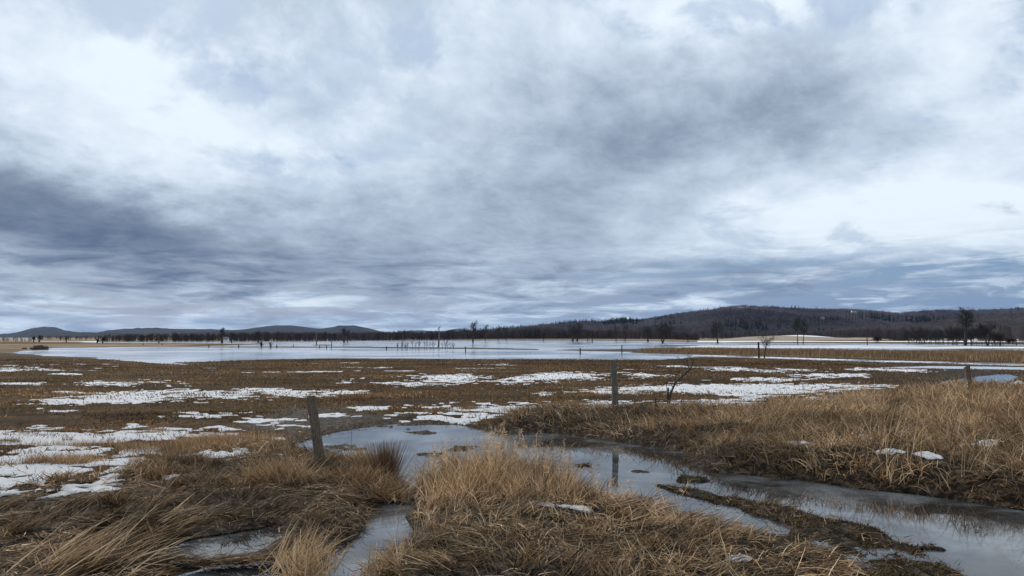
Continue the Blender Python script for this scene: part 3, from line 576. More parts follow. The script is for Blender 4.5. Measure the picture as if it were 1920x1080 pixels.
# ------------------------------------------------------------ tubes
def tubes(segs, sides=5):
    if not len(segs): return np.zeros((0,3)), np.zeros((0,4))
    s = np.array(segs, float); p0 = s[:,0:3]; p1 = s[:,3:6]; r0 = s[:,6]; r1 = s[:,7]; n = len(s)
    d = p1-p0; d = d/np.maximum(np.linalg.norm(d, axis=1, keepdims=True), 1e-9)
    ref = np.where(np.abs(d[:,2:3]) > .9, np.array([[1.,0,0]]), np.array([[0,0,1.]])); u = np.cross(d, ref); u /= np.linalg.norm(u, axis=1, keepdims=True); v = np.cross(d, u)
    ang = np.arange(sides)*2*PI/sides; V = np.zeros((n, 2, sides, 3))
    for k, a in enumerate(ang):
        o = u*math.cos(a)+v*math.sin(a); V[:,0,k] = p0+o*r0[:,None]; V[:,1,k] = p1+o*r1[:,None]
    b = (np.arange(n)*2*sides)[:,None]; k = np.arange(sides)[None,:]; k2 = (k+1) % sides
    q = np.stack([b+k, b+k2, b+sides+k2, b+sides+k], -1).reshape(-1, 4)
    return V.reshape(-1, 3), q
def rvec(): v = rng.normal(size=3); return v/np.linalg.norm(v)
def grow(p, d, L, r, depth, maxd, out, par, trunk):
    n = 4 if depth == 0 else 3; q = np.array(p, float); d = np.array(d, float)
    pts = [q.copy()]
    for k in range(n):
        d = d + rvec()*par['wob'] + np.array((0, 0, par['up'])); d /= np.linalg.norm(d)
        q2 = q + d*L/n; r2 = max(r*(1-0.62*(k+1)/n) if depth == 0 else r*(1-0.7*(k+1)/n), par['rmin'])
        (trunk if depth == 0 else out).append((*q, *q2, max(r*(1-0.62*k/n) if depth == 0 else r*(1-.7*k/n), par['rmin']), r2)); q = q2; pts.append(q.copy())
    if depth >= maxd: return
    nb_ = par['nb'][depth]
    for k in range(nb_):
        t0 = par['first'] if depth == 0 else 0.25; t_ = t0 + (1-t0)*(k+rng.random())/nb_; i = min(int(t_*n), n-1); f = t_*n-i
        s = pts[i]*(1-f)+pts[i+1]*f; dd_ = pts[i+1]-pts[i]; dd_ /= np.linalg.norm(dd_)
        o = rvec(); o -= dd_*o.dot(dd_); o /= np.linalg.norm(o); sp = par['spread']*rng.uniform(.7, 1.2)
        nd = dd_*math.cos(sp)+o*math.sin(sp)
        grow(s, nd, L*par['ratio'][depth]*rng.uniform(.7, 1.15)*(1.15-0.5*t_ if depth == 0 else 1), max(r*0.36*(1-.3*t_), par['rmin']), depth+1, maxd, out, par, trunk)
PAR = {'tall':  dict(wob=.10, up=.05, first=.42, nb=[14,8,6], ratio=[.32,.55,.5], spread=.75, rmin=.024),
       'wide':  dict(wob=.13, up=.06, first=.30, nb=[14,8,6], ratio=[.55,.55,.5], spread=.8, rmin=.024),
       'small': dict(wob=.16, up=.05, first=.28, nb=[10,6,4], ratio=[.62,.5,.5], spread=.95, rmin=.009),
       'sapling': dict(wob=.10, up=.10, first=.30, nb=[6,3], ratio=[.45,.5], spread=.7, rmin=.014),
       'snag':  dict(wob=.05, up=.02, first=.55, nb=[4,2], ratio=[.22,.5], spread=.9, rmin=.03)}
def tree(px, py, top, kind, label, group=None, name='bare_tree', cat='tree', r=None, stems=1, lean=(0,0), mat='bark', depth=None, z=None, dens=1.0, cmat='bark'):
    x, y = P(px, py); H = (py-top)*math.hypot(y, 0)/FPX*1.0
    zz = float(sample(FH, np.array([x]), np.array([y]))[0]) if z is None else z
    zz = max(zz, -0.15)
    par = dict(PAR[kind]); par['nb'] = [max(2, int(n*dens)) if i == 0 else n for i, n in enumerate(par['nb'])]
    r = r or H*0.022; maxd = depth if depth is not None else len(par['nb'])
    tr, br = [], []; cuts = []
    for s in range(stems):
        o = np.array((rng.uniform(-1,1), rng.uniform(-1,1), 0))*(H*(.45 if name == 'thicket' else .06) if stems > 1 else 0)
        d = np.array((lean[0]+(rng.uniform(-.35,.35) if stems > 1 else 0), lean[1]+(rng.uniform(-.3,.3) if stems > 1 else 0), 1.0)); d /= np.linalg.norm(d)
        grow(o-np.array((0,0,.1)), d, H*.92*rng.uniform(.85, 1) if stems > 1 else H*.9, r*(1 if stems == 1 else .7), 0, maxd, br, par, tr); cuts.append(len(tr))
    # make the whole tree exactly as tall as it should be
    zmax = max(max(s[5] for s in tr), max([s[5] for s in br] or [0])); k = H/zmax
    tr = [tuple(c*k for c in s[:6])+s[6:] for s in tr]; br = [tuple(c*k for c in s[:6])+s[6:] for s in br]
    e = bpy.data.objects.new(name, None); COL.objects.link(e); e.location = (x, y, zz); e.empty_display_size = .3
    e['label'] = label; e['category'] = cat
    if group: e['group'] = group
    a0 = 0
    for a1 in cuts:
        v, q = tubes(tr[a0:a1], 6); a0 = a1; nm = 'trunk' if stems == 1 else 'stem'; obj(nm, quadmesh(nm, v, q, M[mat], smooth=True), e)
    if br:
        v, q = tubes(br, 3); obj('crown', quadmesh('crown', v, q, M[cmat]), e)
    return e

# ------------------------------------------------------------ fence posts
def post(px, py, top, wpx, label, lean=(0, 0), mat='wood', seed=1, notch=True, group='old wooden fence posts', sides=12):
    x, y = P(px, py, 0.12 if py > 700 else 0.0); z0 = 0.12 if py > 700 else 0.0
    H = (py-top)*y/FPX; R = wpx*y/FPX/2; rs = np.random.default_rng(seed)
    rings = 14; V = []; hs = np.linspace(-0.35, H, rings)
    off = rs.uniform(-.10, .10, sides)
    for i, zz in enumerate(hs):
        f = (zz+.35)/(H+.35)
        for k in range(sides):
            a = 2*PI*k/sides; rr = R*(1+off[k]+rs.uniform(-.05, .05))*(1.08-.14*f)
            squ = 1/max(abs(math.cos(a)), abs(math.sin(a)))**.35
            zt = zz + (0.35*R*math.cos(a+1)*(i == rings-1))
            V.append((rr*squ*math.cos(a)+lean[0]*zz+.02*R*math.sin(f*9), rr*squ*math.sin(a)+lean[1]*zz, zt))
    Q = [[i*sides+k, i*sides+(k+1) % sides, (i+1)*sides+(k+1) % sides, (i+1)*sides+k] for i in range(rings-1) for k in range(sides)]
    # inset, slightly sunken top
    b0 = len(V)
    for k in range(sides):
        vx = V[(rings-1)*sides+k]; V.append((lean[0]*H+(vx[0]-lean[0]*H)*.55, lean[1]*H+(vx[1]-lean[1]*H)*.55, vx[2]-.12*R))
    Q += [[(rings-1)*sides+k, (rings-1)*sides+(k+1) % sides, b0+(k+1) % sides, b0+k] for k in range(sides)]
    c0 = len(V); V.append((lean[0]*H, lean[1]*H, H-.3*R))
    for k in range(0, sides, 2): Q.append([b0+k, b0+(k+1) % sides, b0+(k+2) % sides, c0])
    return obj('fence_post', quadmesh('fence_post', np.array(V), np.array(Q), M[mat]), label=label, cat='fence post', group=group, loc=(x, y, z0))
post(603, 880, 748, 19, 'thick weathered wooden post leaning left in the dry grass by the pool', lean=(-.18, .05), seed=3)
post(1155, 788, 683, 11.5, 'upright grey wooden post with dark knobbly top on the far ditch bank', lean=(-.035, 0), mat='wood_grey', seed=5)
post(1819, 744, 688, 10.5, 'dark post in the tall grass in front of the small blue pond', lean=(-.06, 0), seed=7)
FP = [(1423, 671, 641.5, 3.2, 'dark thin post beside the small bare tree at the reed belt'),
      (1088, 665, 653, 2.4, 'short dark post in open water left of the reed belt tip'),
      (1166, 662, 647, 2.0, 'slim post standing at the muddy tip of the reed belt'),
      (873, 659, 650, 2.0, 'lake post right of the row of bare saplings'),
      (724.5, 656, 649.5, 2.0, 'lake post just left of the row of bare saplings'),
      (519, 652, 646.5, 2.2, 'short lake post right of the two flooded bushes'),
      (447.5, 652, 646.5, 2.0, 'short lake post left of the two flooded bushes'),
      (391.5, 652, 646, 1.5, 'thin lake post between the spit and the flooded bushes'),
      (550, 651, 646, 1.5, 'thin lake post left of the islet with the broken trunk'),
      (1110.5, 642.5, 636, 2.0, 'post in the far water right of the wide twin tree'),
      (1626.5, 647, 632, 1.6, 'thin pole on the far ice edge in front of the pale field'),
      (1906, 647, 634, 1.6, 'thin pole on the far shore at the right edge of the view'),
      (599, 653, 648, 1.5, 'small stake in water in front of the islet, left one'),
      (612, 654, 647, 1.5, 'small stake in water in front of the islet, middle one'),
      (621.5, 653.5, 640, 1.2, 'taller thin stake at the right end of the islet'),
      (303.5, 648, 643.5, 1.3, 'thin fence stake at the right part of the straw spit'),
      (268, 648, 643.8, 1.2, 'thin fence stake in the middle of the straw spit')]
for i, (a, b_, c_, d_, lb) in enumerate(FP): post(a, b_, c_, d_, lb, seed=20+i, mat='bark', sides=8, lean=(random.uniform(-.03,.03), 0), group='small posts standing in the flood')

# a thin stalk in the pool
def stalk(px, py, top, label, name='reed_stalk'):
    x, y = P(px, py); H = (py-top)*y/FPX; s = []
    p = np.zeros(3); p[2] = -.05
    for k in range(6):
        q = p + np.array((rng.normal(0,.004), rng.normal(0,.004), (H+.05)/6)); s.append((*p, *q, .006-.0006*k, .0055-.0006*k)); p = q
    for k in range(3): z_ = H*(.5+.15*k); s.append((0,0,z_, rng.uniform(-.06,.06), rng.uniform(-.03,.03), z_+.08, .004, .001))
    v, q = tubes(s, 5); c = np.tile((.34,.26,.17), (len(v), 1)); return obj(name, quadmesh(name, v, q, M['grass'], c), label=label, cat='reed', loc=(x, y, 0))
stalk(658, 843, 786, 'single thin straw stalk standing in the pool between post and rush tussock')

# ------------------------------------------------------------ dead sapling by the second post
def dead_sapling():
    x, y = P(1254, 788, .12); f = y/FPX
    def L(px, py, dy=0): return np.array(((px-1254)*f, dy, (788-py)*f))
    e = bpy.data.objects.new('dead_sapling', None); COL.objects.link(e); e.location = (x, y, .12)
    e['label'] = 'bare crooked sapling curving right beside the upright grey post'; e['category'] = 'sapling'
    def chain(pts, r0, r1): 
        o = []
        for i in range(len(pts)-1):
            a, b_ = r0+(r1-r0)*i/(len(pts)-1), r0+(r1-r0)*(i+1)/(len(pts)-1); o.append((*pts[i], *pts[i+1], a, b_))
        return o
    tr = chain([L(1254,800), L(1253,765), L(1253,745,.02), L(1254,728)], .045, .02) + chain([L(1254,770,.03), L(1258,742,.05), L(1264,728,.08), L(1272,716,.1), L(1284,706,.1), L(1294,697,.12), L(1300,690,.15), L(1303,683,.16), L(1300,674,.15)], .034, .008)
    br = []
    ends = [((1266,725),(1270,703),(1276,698)), ((1264,728),(1259,716),(1262,705)), ((1284,706),(1272,698),(1262,697)), ((1290,701),(1289,688),(1286,674)), ((1297,694),(1292,684),(1294,670)), ((1300,688),(1305,680),(1306,672)), ((1272,716),(1284,712),(1294,712)), ((1254,735),(1250,722),(1252,712)), ((1288,684),(1283,676),(1276,671)), ((1294,696),(1302,693),(1307,688)), ((1266,704),(1261,700),(1256,702)), ((1300,676),(1296,670),(1290,668))]
    for t_ in ends:
        dy = rng.uniform(-.25, .3); pts = [L(*t_[0], .1), L(*t_[1], .1+dy*.5), L(*t_[2], .1+dy)]
        br += chain(pts, .011, .004)
        for k in range(3):
            s = pts[1]+(pts[2]-pts[1])*rng.random(); br += chain([s, s+rvec()*.10+np.array((0,0,.04))], .004, .0025)
    v, q = tubes(tr, 7); obj('trunk', quadmesh('trunk', v, q, M['bark'], smooth=True), e)
    v, q = tubes(br, 4); obj('crown', quadmesh('crown', v, q, M['bark']), e)
dead_sapling()
post(1231, 792, 747, 2.6, 'short brown broken stick in the grass between grey post and crooked sapling', lean=(-.02,0), seed=9, mat='bark', sides=8, group=None)

# ------------------------------------------------------------ separate trees
TR = [(1433,671,624,'small','small bare tree with thin spreading twigs by the reed belt',dict(r=.09)),
 (887,642.5,598,'tall','tall narrow tree standing alone in the lake above the woods',dict(r=.42)),
 (910,640,607,'tall','slim tree just right of the tall lake tree',dict(r=.25)),
 (934,639,609,'tall','left of two thin treetops rising over the middle woods',dict(r=.3,dens=.8)),
 (949,639,610,'tall','right of two thin treetops rising over the middle woods',dict(r=.25,dens=.7)),
 (1074,640,602,'wide','left half of the wide twin trees at the lake edge',dict(r=.7)),
 (1082,640,599,'wide','right half of the wide twin trees at the lake edge, leaning right',dict(r=.7,lean=(.12,0))),
 (1244,644,595,'wide','large forked tree on the lake shore below the left hill slope',dict(r=.45,stems=2)),
 (1215,641,609,'wide','rounded dark tree behind the large forked tree, to its left',dict(r=.5)),
 (1155,640,608,'tall','thin tree between the wide twin trees and the forked tree',dict(r=.3)),
 (1172,640,606,'tall','second thin tree before the forked tree, slightly taller',dict(r=.3)),
 (1102,640,618,'wide','low dark tree at the right foot of the twin trees',dict(r=.3)),
 (1346,644,601,'wide','round crowned bare tree on the far ice edge in front of the snow field',dict(r=.38)),
 (1496,645.5,592,'tall','left stem of the slim pair on the ice edge below the hill',dict(r=.16)),
 (1506,645.5,596,'tall','right stem of the slim pair on the ice edge below the hill',dict(r=.16)),
 (1810,648,573,'tall','tallest tree on the right shore, flat topped above the hill line',dict(r=.45,dens=1.6)),
 (1852,648,600,'wide','bushy dark tree right of the tallest shore tree',dict(r=.35,stems=2)),
 (416,643.5,613,'tall','dark twiggy tree standing in the water at left',dict(r=.5)),
 (434,642.5,622,'tall','smaller tree just right of the dark twiggy lake tree',dict(r=.3)),
 (645,642,612,'wide','dark broad tree at the wood edge below the third hill',dict(r=.5)),
 (651,641.5,618,'tall','thin tree at the right side of the broad wood edge tree',dict(r=.3)),
 (484,642,618,'wide','dark round tree at the wood edge behind the flooded bushes',dict(r=.5)),
 (73,642,628,'wide','small field tree behind the straw spit at far left',dict(r=.4)),
 (63,642,631,'tall','left neighbour of the small field tree at far left',dict(r=.3)),
 (124,642,631,'tall','lone thin tree on the pale field at far left',dict(r=.3)),
 (182,644,634,'wide','left of two shrubby trees at the end of the pale field',dict(r=.3)),
 (192,644,632,'wide','right of two shrubby trees at the end of the pale field',dict(r=.3)),
 (298,644,629,'tall','pale grey tree at the shore of the left wood',dict(r=.3,mat='snag',cmat='snag')),
 (1019,639.5,622,'wide','small pale twiggy tree before the middle woods',dict(r=.25)),
 (1290,641,622,'wide','low tree left of the round crowned tree, at the hill foot',dict(r=.3)),
 (490,652,636,'sapling','larger of the two many stemmed bushes standing in the lake',dict(stems=7,r=.10,name='flooded_bush',cat='bush')),
 (507,652,640,'sapling','smaller of the two many stemmed bushes standing in the lake',dict(stems=5,r=.09,name='flooded_bush',cat='bush')),
 (822,652,611,'snag','pale broken dead trunk rising from the sapling row in the lake',dict(r=.24,mat='snag',name='dead_tree',lean=(.03,0))),
 (593,647,624,'snag','reddish broken dead trunk on the small lake islet',dict(r=.22,mat='snag',name='dead_tree')),
 (755,651,626,'snag','thin pale dead stem left in the sapling row',dict(r=.12,mat='snag',name='dead_tree',dens=.5))]
for (a, b_, c_, k_, lb, kw) in TR: tree(a, b_, c_, k_, lb, **kw)
ORD = ['first (leftmost)','second','third','fourth','fifth','sixth','seventh','eighth','ninth','tenth','eleventh','twelfth','thirteenth','fourteenth','fifteenth','last (rightmost)']
for i, (a, tp) in enumerate([(746,641),(753,640),(760,639),(764,641),(773,638),(779,640),(784,637),(796,637),(800,639),(808,638),(813,640),(829,640),(835,637),(838,638),(844,641),(851,641)]):
    tree(a, 655.5+random.uniform(-.8,.8), tp, 'sapling', '%s from the left in the row of bare saplings standing in the lake' % ORD[i], group='bare saplings in the flooded lake', name='flooded_sapling', cat='sapling', r=.045, stems=1 if i % 3 else 2)
# scrub at the right shore
for (a, b_, c_, lb, s) in [(1735,645,611,'reddish brown rounded thicket at the right shore, left one',9),(1762,645.5,614,'reddish brown rounded thicket at the right shore, middle one',9),(1715,644.5,617,'low grey brown thicket at the left end of the right shore scrub',8),
                         (1795,647,606,'dark thicket under the tallest shore tree',10),(1830,647.5,609,'dark thicket between the tallest tree and the bushy tree',10),(1872,647.5,620,'low dark thicket right of the bushy tree',8),(1645,643,630,'small dark bush in front of the pale field on the right',7),
                         (1895,645,634,'tiny bush on the tan field at the far right',6)]:
    tree(a, b_, c_, 'wide', lb, name='thicket', cat='bush', stems=s+5, r=.10, dens=.8, depth=2, group='thickets on the right shore')

# ------------------------------------------------------------ hay heap
def heap(px, py, wpx, hpx, label, seed):
    x, y = P(px, py); f = y/FPX; W_, H_ = wpx*f/2, hpx*f; n, m_ = 40, 20; rs = seed; V = []; 
    for i in range(m_+1):
        el_ = PI/2*i/m_
        for k in range(n):
            a = 2*PI*k/n; e_ = .45
            cx = math.copysign(abs(math.cos(a))**e_, math.cos(a)); cy = math.copysign(abs(math.sin(a))**e_, math.sin(a))
            nz = float(fbm(np.array([cx*2+i*.15+rs]), np.array([cy*2-i*.2]), .6, 4, 5)[0])
            rr = math.cos(el_)**.45*(.8+.4*nz); V.append((W_*cx*rr, W_*.7*cy*rr, H_*math.sin(el_)**.8*(.8+.35*nz)-.05))
    Q = [[i*n+k, i*n+(k+1) % n, (i+1)*n+(k+1) % n, (i+1)*n+k] for i in range(m_) for k in range(n)]
    return obj('hay_heap', quadmesh('hay_heap', np.array(V), np.array(Q), M['hay'], smooth=False), label=label, cat='hay heap', group='old hay heaps at the lake tip', loc=(x, y, float(sample(FH, np.array([x]), np.array([y]))[0])))
heap(76, 656, 25, 9.5, 'large dark brown block of old hay at the left tip of the lake', 1)
heap(59, 655.5, 6, 4, 'small brown lump of hay just left of the large hay block', 4); heap(46, 655, 8, 3, 'lowest brown lump of hay farthest left of the large block', 7)

# ------------------------------------------------------------ woods
def proto_bare(n, H, Wd, tw, lo=.25):
    """upward fanning twigs of one distant bare tree, as slender slivers"""
    s = [(0,0,0, rng.normal(0,.02)*H, 0, H*.75, tw*1.6, tw*.8)]
    for k in range(n):
        z0 = H*rng.uniform(lo, .75); a = rng.uniform(0, 2*PI); L = H*rng.uniform(.12, .38); rr = Wd*rng.uniform(0, .35)
        ti = rng.uniform(.1, .9); p = np.array((rr*math.cos(a), rr*math.sin(a), z0)); q = p+np.array((math.sin(ti)*math.cos(a)*Wd/H*1.6, math.sin(ti)*math.sin(a)*Wd/H*1.6, math.cos(ti)))*L
        s.append((*p, *q, tw*.55, tw*.15))
    return slivers(s)
def proto_dome(n, H, Wd, tw):
    """a round bare crown: twigs pointing out of a dome"""
    s = [(0,0,0, 0,0,H*.5, tw, tw*.7)]
    for k in range(n):
        d = rvec(); d[2] = abs(d[2])*.9-.15; r0 = rng.uniform(.25, .8); c = np.array((0,0,H*.5))
        p = c+d*np.array((Wd/2,Wd/2,H*.48))*r0; q = c+(d+rvec()*.25)*np.array((Wd/2,Wd/2,H*.48))*min(1.05, r0+.35); s.append((*p, *q, tw*.5, tw*.2))
    return slivers(s)
def slivers(s):
    s = np.array(s); n = len(s); d = s[:,3:6]-s[:,:3]; o = rng.normal(size=(n,3)); o -= d*(np.sum(o*d,1)/np.maximum(np.sum(d*d,1),1e-9))[:,None]; o /= np.linalg.norm(o, axis=1, keepdims=True)
    V = np.stack([s[:,:3]-o*s[:,6:7], s[:,:3]+o*s[:,6:7], s[:,3:6]+o*s[:,7:8], s[:,3:6]-o*s[:,7:8]], 1); return V.reshape(-1,3)
def proto_fir(n, H, Wd, tw):
    s = [(0,0,0,0,0,H,tw,tw*.2)]
    for k in range(n):
        z0 = H*(rng.random()**1.3*.9+.06); a = rng.uniform(0, 2*PI); L = Wd*(1-z0/H)*rng.uniform(.6,1.1)+.3
        s.append((0,0,z0, L*math.cos(a), L*math.sin(a), z0-L*.25, tw*1.3, tw*.5))
    return slivers(s)
def plant(protos, x, y, z, sc_, cols):
    parts = []; which = rng.integers(0, len(protos), len(x)); rot = rng.uniform(0, 2*PI, len(x))
    for i, pr in enumerate(protos):
        k = np.where(which == i)[0]
        if len(k) == 0: continue
        c, s = np.cos(rot[k])[:,None], np.sin(rot[k])[:,None]; S = sc_[k][:,None]
        V = np.stack([(pr[None,:,0]*c-pr[None,:,1]*s)*S+x[k][:,None], (pr[None,:,0]*s+pr[None,:,1]*c)*S+y[k][:,None], pr[None,:,2]*S+z[k][:,None]], -1)
        nv = len(pr); parts.append((V.reshape(-1,3), np.arange(len(k)*nv).reshape(-1,4), np.repeat(cols[k], nv, 0)*np.repeat(rng.uniform(.7,1.3,(len(k)*nv//4,1)), 4, 0)))
    return parts
BP = [proto_bare(80, 13, 6, .26, .10) for _ in range(5)]; BPT = [proto_bare(60, 13, 4, .22, .0) for _ in range(4)]
def gh(x, y): return np.maximum(sample(FH, x, y), 0)
def woods(segs, name, label, col, n_per_m=.9, rows=70, hj=.28):
    X_, Y_, S_, = [], [], []
    for (pa, ba, ta, pb, bb, tb) in segs:
        (xa, ya), (xb, yb) = P(pa, ba), P(pb, bb); Ln = math.hypot(xb-xa, yb-ya); n = int(Ln*n_per_m)
        u = rng.random(n); dep = rng.random(n)**1.5*rows; yy = ya+(yb-ya)*u; xx = xa+(xb-xa)*u
        k = 1+dep/yy; tp = ta+(tb-ta)*u; Hh = (633-tp)*yy/FPX+CAMZ
        X_.append(xx*k); Y_.append(yy*k); S_.append(Hh/13*rng.uniform(1-hj, 1.04, n)*(.9+.2*fbm(xx, yy, 25, 3, 3)))
    x, y, s = map(np.concatenate, (X_, Y_, S_)); n = len(x)
    c = np.array(col)*rng.uniform(.6, 1.5, (n,1))*(1+rng.normal(0,.08,(n,3)))
    low_ = [proto_dome(40, 6, 9, .35) for _ in range(3)]; k = rng.random(n) < .6
    v, q, c = merge(plant(BP+BPT, x, y, gh(x, y)-.2, s, c) + plant(low_, x[k]+rng.normal(0, 3, k.sum()), y[k], gh(x[k], y[k])-2.6, np.clip(s[k], .4, 1), c[k]*.8))
    return obj(name, quadmesh(name, v, q, M['twigs'], c), label=label, cat='woods', kind='stuff')
woods([(640,639,621,760,638,620),(760,638,620,960,637.4,619),(960,637.4,618,1010,637.2,615),(1010,637.2,615,1240,637.6,619),(1240,637.6,620,1310,639,625)], 'far_woods', 'dark band of bare woods across the far side of the lake', (.080,.058,.054), 3.6, 120)
woods([(195,641,625,330,640.8,622),(330,640.8,623,470,640,621),(470,640,620,640,639.2,621)], 'left_woods', 'dark band of bare woods behind the lake on the left', (.066,.048,.046), 4.2, 80)
woods([(-200,642,631,60,642,629.5),(60,639,630,200,639,629)], 'field_woods', 'low dark tree belt at the foot of the leftmost hill', (.04,.034,.036), 1.2, 200)

# ------------------------------------------------------------ hills
def hill_strip(name, prof, dist_, depth, mat, front=0.55, rough=4.0, seed=1, kind='structure', z0=0.0, nr=60, step=4):
    px0, px1 = prof[0][0], prof[-1][0]; xs = np.arange(px0, px1+1, step); tp = np.interp(xs, [p[0] for p in prof], [p[1] for p in prof])
    tp = tp  # elevation of the ridge seen from the meadow, turned into metres at its distance
    rows = []; sX = (xs-960)/FPX
    R_ = (633-tp)/FPX*dist_+CAMZ
    for j in range(nr+1):
        f = j/nr; d_ = dist_-depth*(1-min(f/front, 1)) if f <= front else dist_+depth*.8*(f-front)/(1-front)
        g = (math.sin(min(f/front, 1)*PI/2))**1.35 if f <= front else math.cos((f-front)/(1-front)*PI/2)
        X_ = sX*d_; hh = R_*g + (fbm(X_, np.full_like(X_, d_), dist_*.09, 5, seed)-.5)*rough*2*min(1, f*2) + (fbm(X_, np.full_like(X_, d_), dist_*.012, 4, seed+5)-.5)*dist_*.0035*min(1, f*2)*(1 if f < front*.9 else .25)
        rows.append(np.stack([X_, np.full_like(X_, d_), np.maximum(hh, 0)+z0 - (3 if j in (0, nr) else 0)], -1))
    A = np.array(rows); n1_, n2_ = A.shape[:2]; ii = np.arange(n1_*n2_).reshape(n1_, n2_)
    q = np.stack([ii[:-1,:-1], ii[:-1,1:], ii[1:,1:], ii[1:,:-1]], -1).reshape(-1,4)
    o = obj(name, quadmesh(name, A.reshape(-1,3), q, M[mat], smooth=True), kind=kind); return A
PR = [(700,634),(860,631),(960,622),(1000,617.5),(1040,614),(1080,611),(1110,610),(1140,611),(1170,607),(1200,608),(1240,603),(1290,596),(1340,588.5),(1365,583.5),(1400,582),(1450,583.5),(1490,587),(1520,588),(1560,587),(1600,587),(1640,590),(1680,594),(1720,593),(1760,591),(1800,591),(1850,590),(1920,586),(2050,577),(2300,574),(2700,594)]
AR = hill_strip('wooded_hill', PR, 2100, 1050, 'hill_near', rough=9, seed=4)
PN = [(1560,634),(1640,626),(1700,618),(1760,606),(1820,602),(1880,600),(1920,597),(2100,590),(2400,590),(2700,600)]
AN = hill_strip('near_slope', PN, 1250, 350, 'hill_near', rough=4, seed=9)
PL1 = [(-400,628),(-100,624),(0,626),(30,624),(60,616),(85,612.5),(105,613.5),(125,620),(150,624),(180,624),(200,620),(240,616.5),(280,615),(320,617.5),(360,618.5),(400,618.5),(440,620),(470,617),(500,613),(520,611.5),(545,612.5),(570,615.5),(600,619),(620,615),(640,611.5),(665,611.5),(685,616),(705,621),(730,627),(745,634)]
hill_strip('far_hills', PL1, 5200, 1400, 'hill_far', rough=14, seed=12)
PL2 = [(60,634),(100,628),(150,623.5),(200,624),(260,626),(330,625.5),(400,624),(440,622),(480,624),(520,626),(620,628),(700,633)]
hill_strip('low_ridge', PL2, 2600, 700, 'hill_far', rough=6, seed=15)
PL3 = [(690,630),(740,625),(765,620.5),(790,619.5),(815,621),(835,621.5),(848,618),(861,616.5),(872,618.5),(885,622),(920,628),(960,633)]
hill_strip('distant_mountain', PL3, 12500, 2500, 'hill_far', rough=8, seed=18)
# woods on the hills
def hill_trees(A, n, name, label, base, wt_=1.0, sc0=1.0, fir=.09, jmin=2, jmax=None, px0=None):
    n1_, n2_ = A.shape[:2]; jmax = jmax or int(n1_*.60)
    j = rng.uniform(jmin, jmax, n); i = rng.uniform(0, n2_-1.01, n)
    j0 = j.astype(int); i0 = i.astype(int); fj = (j-j0)[:,None]; fi = (i-i0)[:,None]
    p = (A[j0,i0]*(1-fi)+A[j0,i0+1]*fi)*(1-fj) + (A[j0+1,i0]*(1-fi)+A[j0+1,i0+1]*fi)*fj
    x, y, z = p.T; pxs = 960+FPX*x/y; 
    k = (pxs > 860) & (pxs < 2250); x, y, z = x[k], y[k], z[k]; n = len(x)
    firm = fbm(x, y*.5, 130, 4, 33) + rng.normal(0, .03, n) > .70-fir
    s = sc0*rng.uniform(.7, 1.15, n); tone = np.clip(.05+1.8*fbm(x, y*.4, 150, 5, 31), .3, 1.9)[:,None]
    c = np.array(base)*tone*rng.uniform(.7, 1.35, (n,1))*(1+rng.normal(0,.06,(n,3)))
    hb = [proto_dome(56, 12, 12, .34) for _ in range(5)]; hf = [proto_fir(44, 15, 3.6, .5) for _ in range(3)]
    pp = plant(hb, x[~firm], y[~firm], z[~firm]-.5, s[~firm], c[~firm])
    if firm.any(): pp += plant(hf, x[firm], y[firm], z[firm]-.5, s[firm]*1.05, np.array((.014,.022,.020))*rng.uniform(.6,1.5,(firm.sum(),1)))
    v, q, cc = merge(pp); return obj(name, quadmesh(name, v, q, M['twigs'], cc), label=label, cat='woods', kind='stuff')
hill_trees(AR, 22000, 'hill_woods', 'bare winter woods with dark firs covering the long hill on the right', (.14,.112,.122), fir=.07)
hill_trees(AN, 5200, 'slope_woods', 'brown bare woods on the low slope at the right edge', (.13,.100,.095), sc0=.62, fir=.03)
woods([(1300,637,620,1560,637,620),(1560,637,620,1700,640,612),(1700,640,610,1960,641,604)], 'foot_woods', 'dark tangled trees along the foot of the hill on the right', (.09,.070,.066), 2.0, 90, hj=.5)

# far fields at the hill foot: low swells, snow on top, straw below
def field(name, pts, D0, label, mat, kind='structure'):
    """low swelling field given by its visible outline, laid back over the land behind the ice"""
    xs = np.linspace(pts[0][0], pts[-1][0], 60); lo = np.interp(xs, [p[0] for p in pts], [p[1] for p in pts]); hi = np.interp(xs, [p[0] for p in pts], [p[2] for p in pts])
    rows = []
    for j in range(13):
        f = j/12; d_ = D0*(1+.16*f); z_ = CAMZ-((lo+(hi-lo)*min(1, f/.8)) -633)/FPX*d_
        if f > .8: z_ = z_ - (f-.8)*40
        rows.append(np.stack([(xs-960)/FPX*d_, np.full_like(xs, d_), z_], -1))
    A = np.array(rows); ii = np.arange(A.shape[0]*A.shape[1]).reshape(A.shape[:2]); q = np.stack([ii[:-1,:-1], ii[:-1,1:], ii[1:,1:], ii[1:,:-1]], -1).reshape(-1,4)
    obj(name, quadmesh(name, A.reshape(-1,3), q, M[mat], smooth=True), kind=kind)
field('straw_field', [(1340,639.5,636.5),(1400,640,631),(1460,640,628.5),(1560,640,632),(1700,642,637)], 520, '', 'tan')
field('snow_field', [(1425,633.4,632.6),(1460,631.5,629.2),(1500,631,628),(1530,632,629.6),(1570,634,633)], 640, '', 'snowmat')
field('stubble_field', [(1530,638,636.5),(1600,637.5,632.5),(1675,637.5,633)], 500, '', 'tan')
field('shore_field', [(1880,644,640),(1960,645,636),(2200,646,636)], 420, '', 'tan')

